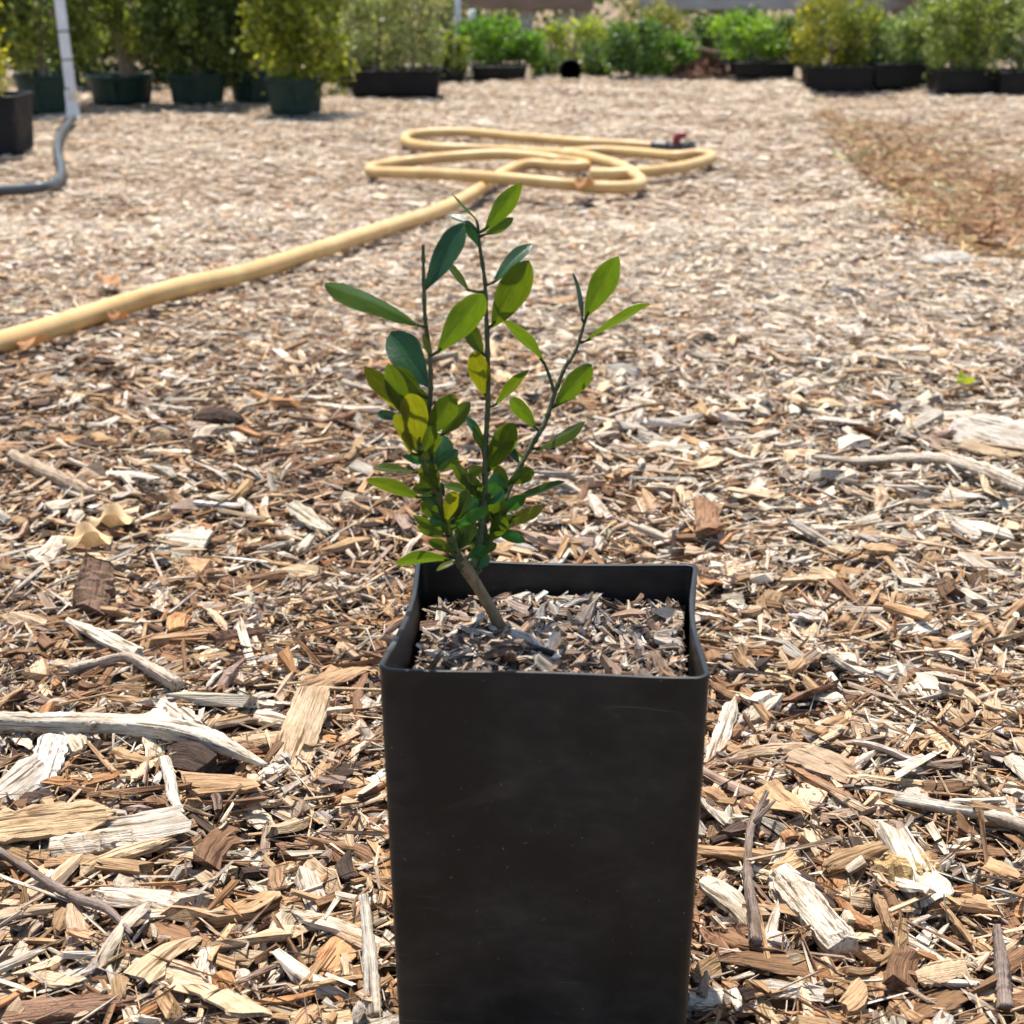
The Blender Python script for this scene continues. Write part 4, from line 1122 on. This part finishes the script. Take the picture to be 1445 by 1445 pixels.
# white pole with poly tube
pb = onground(104, 166, 0.0)
tp_ = at(84, 0, pb[1] + 0.02)
ext = pb + (tp_ - pb) * 2.6
pole = empty("irrigation_pole", tuple(pb))
tag(pole, "leaning white plastic pole with dark clips among the green pots", "pole")
pr = 7.4 * pb[1] / FPX
tube_obj("shaft", np.array([(0, 0, 0.05), *[((ext - pb) * k) for k in (0.3, 0.6, 1.0)]]), [pr], M_PVC, pole, n=14, S=16)
dd = (tp_ - pb)
tube_obj("socket", np.array([(0, 0, -0.01), dd * 0.24]), [pr * 1.45, pr * 1.12, pr * 1.12], M_PVC, pole, n=8, S=16)
for k in (0.245, 0.49, 0.73):
    tube_obj("clip", np.array([dd * k, dd * (k + 0.012)]), [pr * 1.16, pr * 1.16], M_DARK, pole, n=3, S=16)
tp3 = np.array([onground(x, y, 0.018) for x, y in ((103, 166), (93, 180), (83, 195), (81, 214), (86, 236), (84, 252), (68, 262), (30, 267), (-20, 270), (-120, 274), (-300, 285))])
tag(tube_obj("poly_tube", tp3, [0.0105], M_TUBE, n=80, S=12), "dark grey flexible tube curving from the pole base to the left edge", "tube")

# black pot and tray at upper left centre
t, r = circle_pot("black_pot", "tall black pot behind the left end of the black tray", 490, 124, 36, 74, M_TRAY, taper=0.1)
shrub("potted_shrub", "dark shrub in the tall black pot behind the tray", t, 0.09, 0.2, 0.2, DEEP, OLIVE, 2200, 0.015)
t, hx = tray("plant_tray", "low black plant tray nearest the hose coil", 494, 618, 137, 102, 0.26, rz=0.03)
shrub("potted_shrub", "sage green shrub at the left of the nearest black tray", t + np.array((-0.07, 0.05, 0)), 0.12, 0.17, 0.16, SAGE, PALE, 3200, 0.014, group="shrubs in the nearest black tray")
shrub("potted_shrub", "pale shrub with light trunk at the right of the nearest black tray", t + np.array((0.06, 0.0, 0)), 0.11, 0.17, 0.19, SAGE, PALE, 3200, 0.014, 0.012, 0.01, group="shrubs in the nearest black tray")

def bg_shrub(label, px, base_y, wpx, hpx, c1, c2, n=2200, size=0.018, group=None, back=0.0, trunk=0.008):
    p = onground(px, base_y)
    p = p + np.array((0, back, 0))
    k = p[1] / FPX
    rx = wpx / 2 * k; hh = hpx * k
    return shrub("shrub", label, p, rx * 0.92, hh * 0.54, hh * 0.48, c1, c2, n, size, trunk, group=group, ry=max(rx * 0.8, 0.1))

GB = "shrubs along the back"
t, hx = tray("plant_tray", "small black tray right behind the nearest black tray", 590, 655, 116, 96, 0.22)
shrub("potted_shrub", "yellow green plant hanging over the small black tray", t + np.array((0.05, -0.06, -0.02)), 0.07, 0.085, 0.06, OLIVE, (0.2, 0.22, 0.03), 1700, 0.016)
t, hx = tray("plant_tray", "black tray left of the black pot lying on its side", 668, 742, 112, 95, 0.24)
shrub("potted_shrub", "bright green shrub in the tray under the brown bench", t + np.array((-0.03, 0.06, 0)), 0.13, 0.085, 0.11, (0.06, 0.13, 0.012), BRIGHT, 3000, 0.017)
shrub("potted_shrub", "deep green shrub right in the tray under the brown bench", t + np.array((0.08, 0.02, 0)), 0.10, 0.07, 0.08, (0.05, 0.12, 0.012), (0.13, 0.2, 0.02), 2200, 0.017)
bg_shrub("dark ground hugging shrub left of the pot on its side", 772, 112, 56, 30, DEEP, OLIVE, 1800, 0.014, GB, 0.25)
bg_shrub("golden green shrub behind the pot on its side", 815, 108, 110, 66, (0.10, 0.13, 0.016), (0.24, 0.26, 0.03), 3400, 0.017, GB, 0.35)
bg_shrub("dark green shrub right of the pot on its side", 852, 112, 62, 46, DEEP, OLIVE, 2200, 0.014, GB, 0.25)
bg_shrub("deep green shrub in the middle of the back row", 895, 112, 95, 72, DEEP, (0.09, 0.15, 0.025), 3200, 0.017, GB, 0.15)
bg_shrub("bright green shrub beside the brown bark heap", 945, 110, 75, 58, (0.05, 0.12, 0.012), (0.12, 0.21, 0.02), 2800, 0.016, GB, 0.05)
bg_shrub("tall golden brown shrub behind the back row centre", 935, 106, 110, 76, OLIVE, (0.25, 0.20, 0.06), 4200, 0.018, GB, 1.0)

# black pot lying on its side, mouth towards the camera
pp = onground(805, 114, 0.0)
r = 14.5 * pp[1] / FPX
lp = tapered_pot("black_pot", r, r, 0.16, 0.2, r * 0.97, 0.003, M_TRAY, lip=(0.003, 0.01), ne=2)
lp.location = (pp[0], pp[1] + 0.16, pp[2] + r * 0.95)
lp.rotation_euler = (math.radians(90), 0, 0)
tag(lp, "round black pot lying on its side with its dark mouth facing us", "pot")

# bark heap with a leaning board
def heap():
    rng = np.random.default_rng(55)
    c = onground(992, 112)
    n = 700
    a = rng.uniform(0, 6.283, n); rr = np.sqrt(rng.random(n)) * 0.13
    x, y = c[0] + np.cos(a) * rr, c[1] + 0.12 + np.sin(a) * rr
    z = c[2] + 0.10 * (1 - (rr / 0.13) ** 1.5) * rng.uniform(0.75, 1.0, n) + 0.004
    L = rng.uniform(0.012, 0.04, n)
    v, g, f = chips(rng, np.stack([x, y, z], 1), L, L * 0.4, L * 0.15, rng.uniform(0, 6.283, n), rng.normal(0, 0.4, n), rng.normal(0, 0.5, n), 3, 4)
    tone = np.array((0.20, 0.105, 0.065)) * rng.lognormal(0, 0.3, n)[:, None]
    o = obj("bark_heap", chips_mesh("bark_heap", [(v, g, f, np.clip(tone, 0.01, 0.5))]))
    tag(o, "small heap of reddish brown bark at the back centre", "bark", kind="stuff")
    p0, p1 = at(983, 68, c[1] + 0.1), at(1042, 82, c[1] + 0.12)
    p0 = p0; p1 = p1
    v, f = box_vf(0, 0, 0, np.linalg.norm(p1 - p0), 0.05, 0.016, 0.003)
    o = obj("board", mesh_faces("board", v, f, M_BROWNBEAM, None, v.copy(), False), None, (p0 + p1) / 2)
    o.rotation_euler = (0, math.atan2(-(p1 - p0)[2], (p1 - p0)[0]), 0)
    tag(o, "short brown board lying across the bark heap", "board")
heap()

# trays and shrubs at the right
GT = "black trays at the right"
GR = "shrubs in the right hand trays"
t, hx = tray("plant_tray", "shallow black tray farthest back in the right group", 1040, 1122, 110, 90, 0.26, group=GT)
shrub("potted_shrub", "bright green bushy shrub left in the farthest right tray", t + np.array((-0.04, 0.02, 0)), 0.15, 0.09, 0.105, (0.07, 0.15, 0.012), (0.19, 0.28, 0.025), 4200, 0.016, group=GR)
shrub("potted_shrub", "sage green shrub right in the farthest right tray", t + np.array((0.11, 0.0, 0)), 0.09, 0.085, 0.095, OLIVE, SAGE, 2200, 0.015, group=GR)
t, hx = tray("plant_tray", "black tray with its left end farthest forward in the right group", 1142, 1236, 130, 97, 0.24, group=GT, rz=-0.08)
shrub("potted_shrub", "golden yellow shrub in the tray left in the right group", t + np.array((-0.02, 0.05, 0)), 0.145, 0.18, 0.17, (0.11, 0.12, 0.014), (0.28, 0.25, 0.03), 3800, 0.016, group=GR)
shrub("potted_shrub", "olive shrub right end of the tray left in the right group", t + np.array((0.08, 0.03, 0)), 0.09, 0.13, 0.12, OLIVE, GOLD, 2000, 0.015, group=GR)
t, hx = tray("plant_tray", "second black tray from the left in the right front row", 1238, 1330, 125, 93, 0.24, group=GT, rz=-0.05)
shrub("potted_shrub", "sage green shrub left in the second right front tray", t + np.array((-0.05, 0.04, 0)), 0.12, 0.095, 0.09, SAGE, (0.15, 0.2, 0.05), 2800, 0.015, group=GR)
shrub("potted_shrub", "mid green shrub right in the second right front tray", t + np.array((0.07, 0.02, 0)), 0.13, 0.11, 0.10, SAGE, (0.16, 0.2, 0.04), 3000, 0.015, group=GR)
t, hx = tray("plant_tray", "third black tray from the left in the right front row", 1328, 1420, 133, 102, 0.24, group=GT, rz=-0.05)
shrub("potted_shrub", "yellow green shrub left in the third right front tray", t + np.array((-0.05, 0.03, 0)), 0.12, 0.15, 0.14, OLIVE, (0.2, 0.23, 0.04), 3000, 0.015, group=GR)
shrub("potted_shrub", "tall golden shrub right in the third right front tray", t + np.array((0.07, 0.02, 0)), 0.13, 0.17, 0.16, OLIVE, (0.24, 0.24, 0.05), 3200, 0.015, group=GR)
t, hx = tray("plant_tray", "black tray cut off by the right edge of the picture", 1418, 1500, 136, 105, 0.24, group=GT, rz=-0.05)
shrub("potted_shrub", "pale green shrub cut off by the right edge", t + np.array((-0.02, 0.0, 0)), 0.12, 0.13, 0.13, SAGE, (0.22, 0.25, 0.08), 3000, 0.015, group=GR)

# slim white stakes
for px, y0, label in ((645, 52, "slim white stake standing among the shrubs, left of a pair"), (666, 62, "shorter slim grey white stake, right of a pair")):
    b = onground(px, 108)
    b = b + np.array((0, 0.0 if px < 660 else 0.12, 0))
    b[2] = float(gh(b[0], b[1]))
    st = tube_obj("plant_stake", np.array([b, b + np.array((0.006 if px < 660 else 0.0, 0, 0.34 if px < 660 else 0.265))]), [0.012, 0.012], M_PVC, n=6, S=12)
    tag(st, label, "stake")

# benches at the back
def bench(name, label, x0, x1, ytop, ybot, Y, material, posts, brace=None, depth=0.55):
    a, b = at(x0, ytop, Y), at(x1, ytop, Y)
    zt = a[2]; zb = at(x0, ybot, Y)[2]
    e = empty(name, ((a[0] + b[0]) / 2, Y, 0))
    ox = (a[0] + b[0]) / 2
    L = b[0] - a[0]
    hgt = zt - zb
    box("apron_board", (0, 0.02, (zt + zb) / 2), (L, 0.04, hgt), material, e)
    nb = 4
    for i in range(nb):
        box("top_board", (0, 0.03 + depth * (i + 0.5) / nb, zt + 0.018), (L + 0.04, depth / nb - 0.014, 0.03), material, e)
    for px in posts:
        x = at(px, ytop, Y)[0] - ox
        for dy in (0.07, depth - 0.02):
            g0 = float(gh(x + ox, min(Y + dy, 9)))
            box("leg", (x, dy, (zt + g0) / 2 - 0.002), (0.068, 0.055, zt - g0), M_GREYBEAM, e)
    if brace:
        p0, p1 = at(*brace[0], Y + 0.03), at(*brace[1], Y + 0.03)
        d = p1 - p0
        o = box("brace", (0, 0, 0), (np.linalg.norm(d) * 1.15, 0.03, 0.045), M_GREYBEAM, e)
        o.location = ((p0 + p1)[0] / 2 - ox, 0.062, (p0 + p1)[2] / 2)
        o.rotation_euler = (0, -math.atan2(d[2], d[0]), 0)
    return tag(e, label, "bench")
bench("wooden_bench", "low brown timber bench with a diagonal brace at the back centre", 560, 838, -14, 14, 8.4, M_BROWNBEAM, (600, 743, 825), ((762, 66), (802, 18)))
bench("wooden_bench", "low weathered grey timber bench behind the right trays", 900, 1288, -10, 14, 8.7, M_GREYBEAM, (930, 1034, 1160, 1275))
bench("wooden_bench", "low dark brown timber bench at the upper right corner", 1290, 1560, -8, 19, 8.3, M_BROWNBEAM, (1320, 1430, 1540))

# a dark stake post by the bark heap
p = onground(1030, 104)
box_o = box("post", (0, 0, 0.11), (0.055, 0.055, 0.24), M_DARK, None)
box_o.location = (p[0], p[1] + 0.30, p[2])
tag(box_o, "short black post behind the bark heap", "post")

# hedge row closing the nursery behind the benches
hx0 = -4.6
k = 0
HL = ["leftmost", "second", "third", "fourth", "fifth", "sixth", "seventh", "eighth", "ninth", "tenth", "eleventh"]
for i in range(9):
    x = -3.7 + i * 0.92
    y = 9.7 + rngB.uniform(-0.2, 0.3)
    cs = [(OLIVE, (0.14, 0.16, 0.035)), (DEEP, OLIVE), (DEEP, SAGE), (DEEP, (0.16, 0.16, 0.03))][i % 4]
    shrub("hedge_shrub", "hedge shrub behind the benches, %s from the left" % HL[i], (x, y, float(gh(x, 9))), 0.58, 0.62, 0.62, cs[0], cs[1], 4000, 0.042, 0.02, group="hedge shrubs behind the benches", nclump=60)
# loose young plants filling the row under and before the benches
FILL = [(690, 104, 80, 70, "feathery olive plant behind the stakes"), (870, 105, 90, 58, "loose green plant right of the brown bench's end"),
        (1000, 104, 60, 62, "thin brownish plant behind the bark heap"), (1062, 98, 60, 70, "dark plant between the black post and the right trays"), (1150, 104, 80, 62, "olive plant behind the gap in the right trays"),
        (1240, 110, 80, 80, "dark plant behind the second right front tray"), (1330, 110, 90, 84, "dark green plant behind the third right front tray"), (1425, 112, 90, 90, "olive plant behind the tray at the right edge")]
for i, (px, yb, w_, h_, lab) in enumerate(FILL):
    bg_shrub(lab, px, yb, w_, h_, *((DEEP, SAGE), (OLIVE, (0.2, 0.2, 0.05)), (DEEP, OLIVE))[i % 3], 2600, 0.02, "loose plants behind the trays", 0.5)
# taller shrubs filling the left background behind the green pots
for i, (px, yb, lab) in enumerate(((95, 132, "dark shrub behind the white pole"), (225, 132, "dark shrub behind the left green pots"), (330, 130, "dark shrub behind the half hidden green pot"), (465, 118, "olive shrub behind the tall black pot"), (570, 112, "grey green shrub behind the nearest black tray"), (10, 134, "golden shrub behind the black pot at the left edge"))):
    bg_shrub(lab, px, yb, 150, 190, *((DEEP, OLIVE) if i < 3 else (OLIVE, GOLD) if i != 4 else (SAGE, PALE)), 6500, 0.024, "shrubs behind the left pots", 0.35 if i < 3 else 0.7)
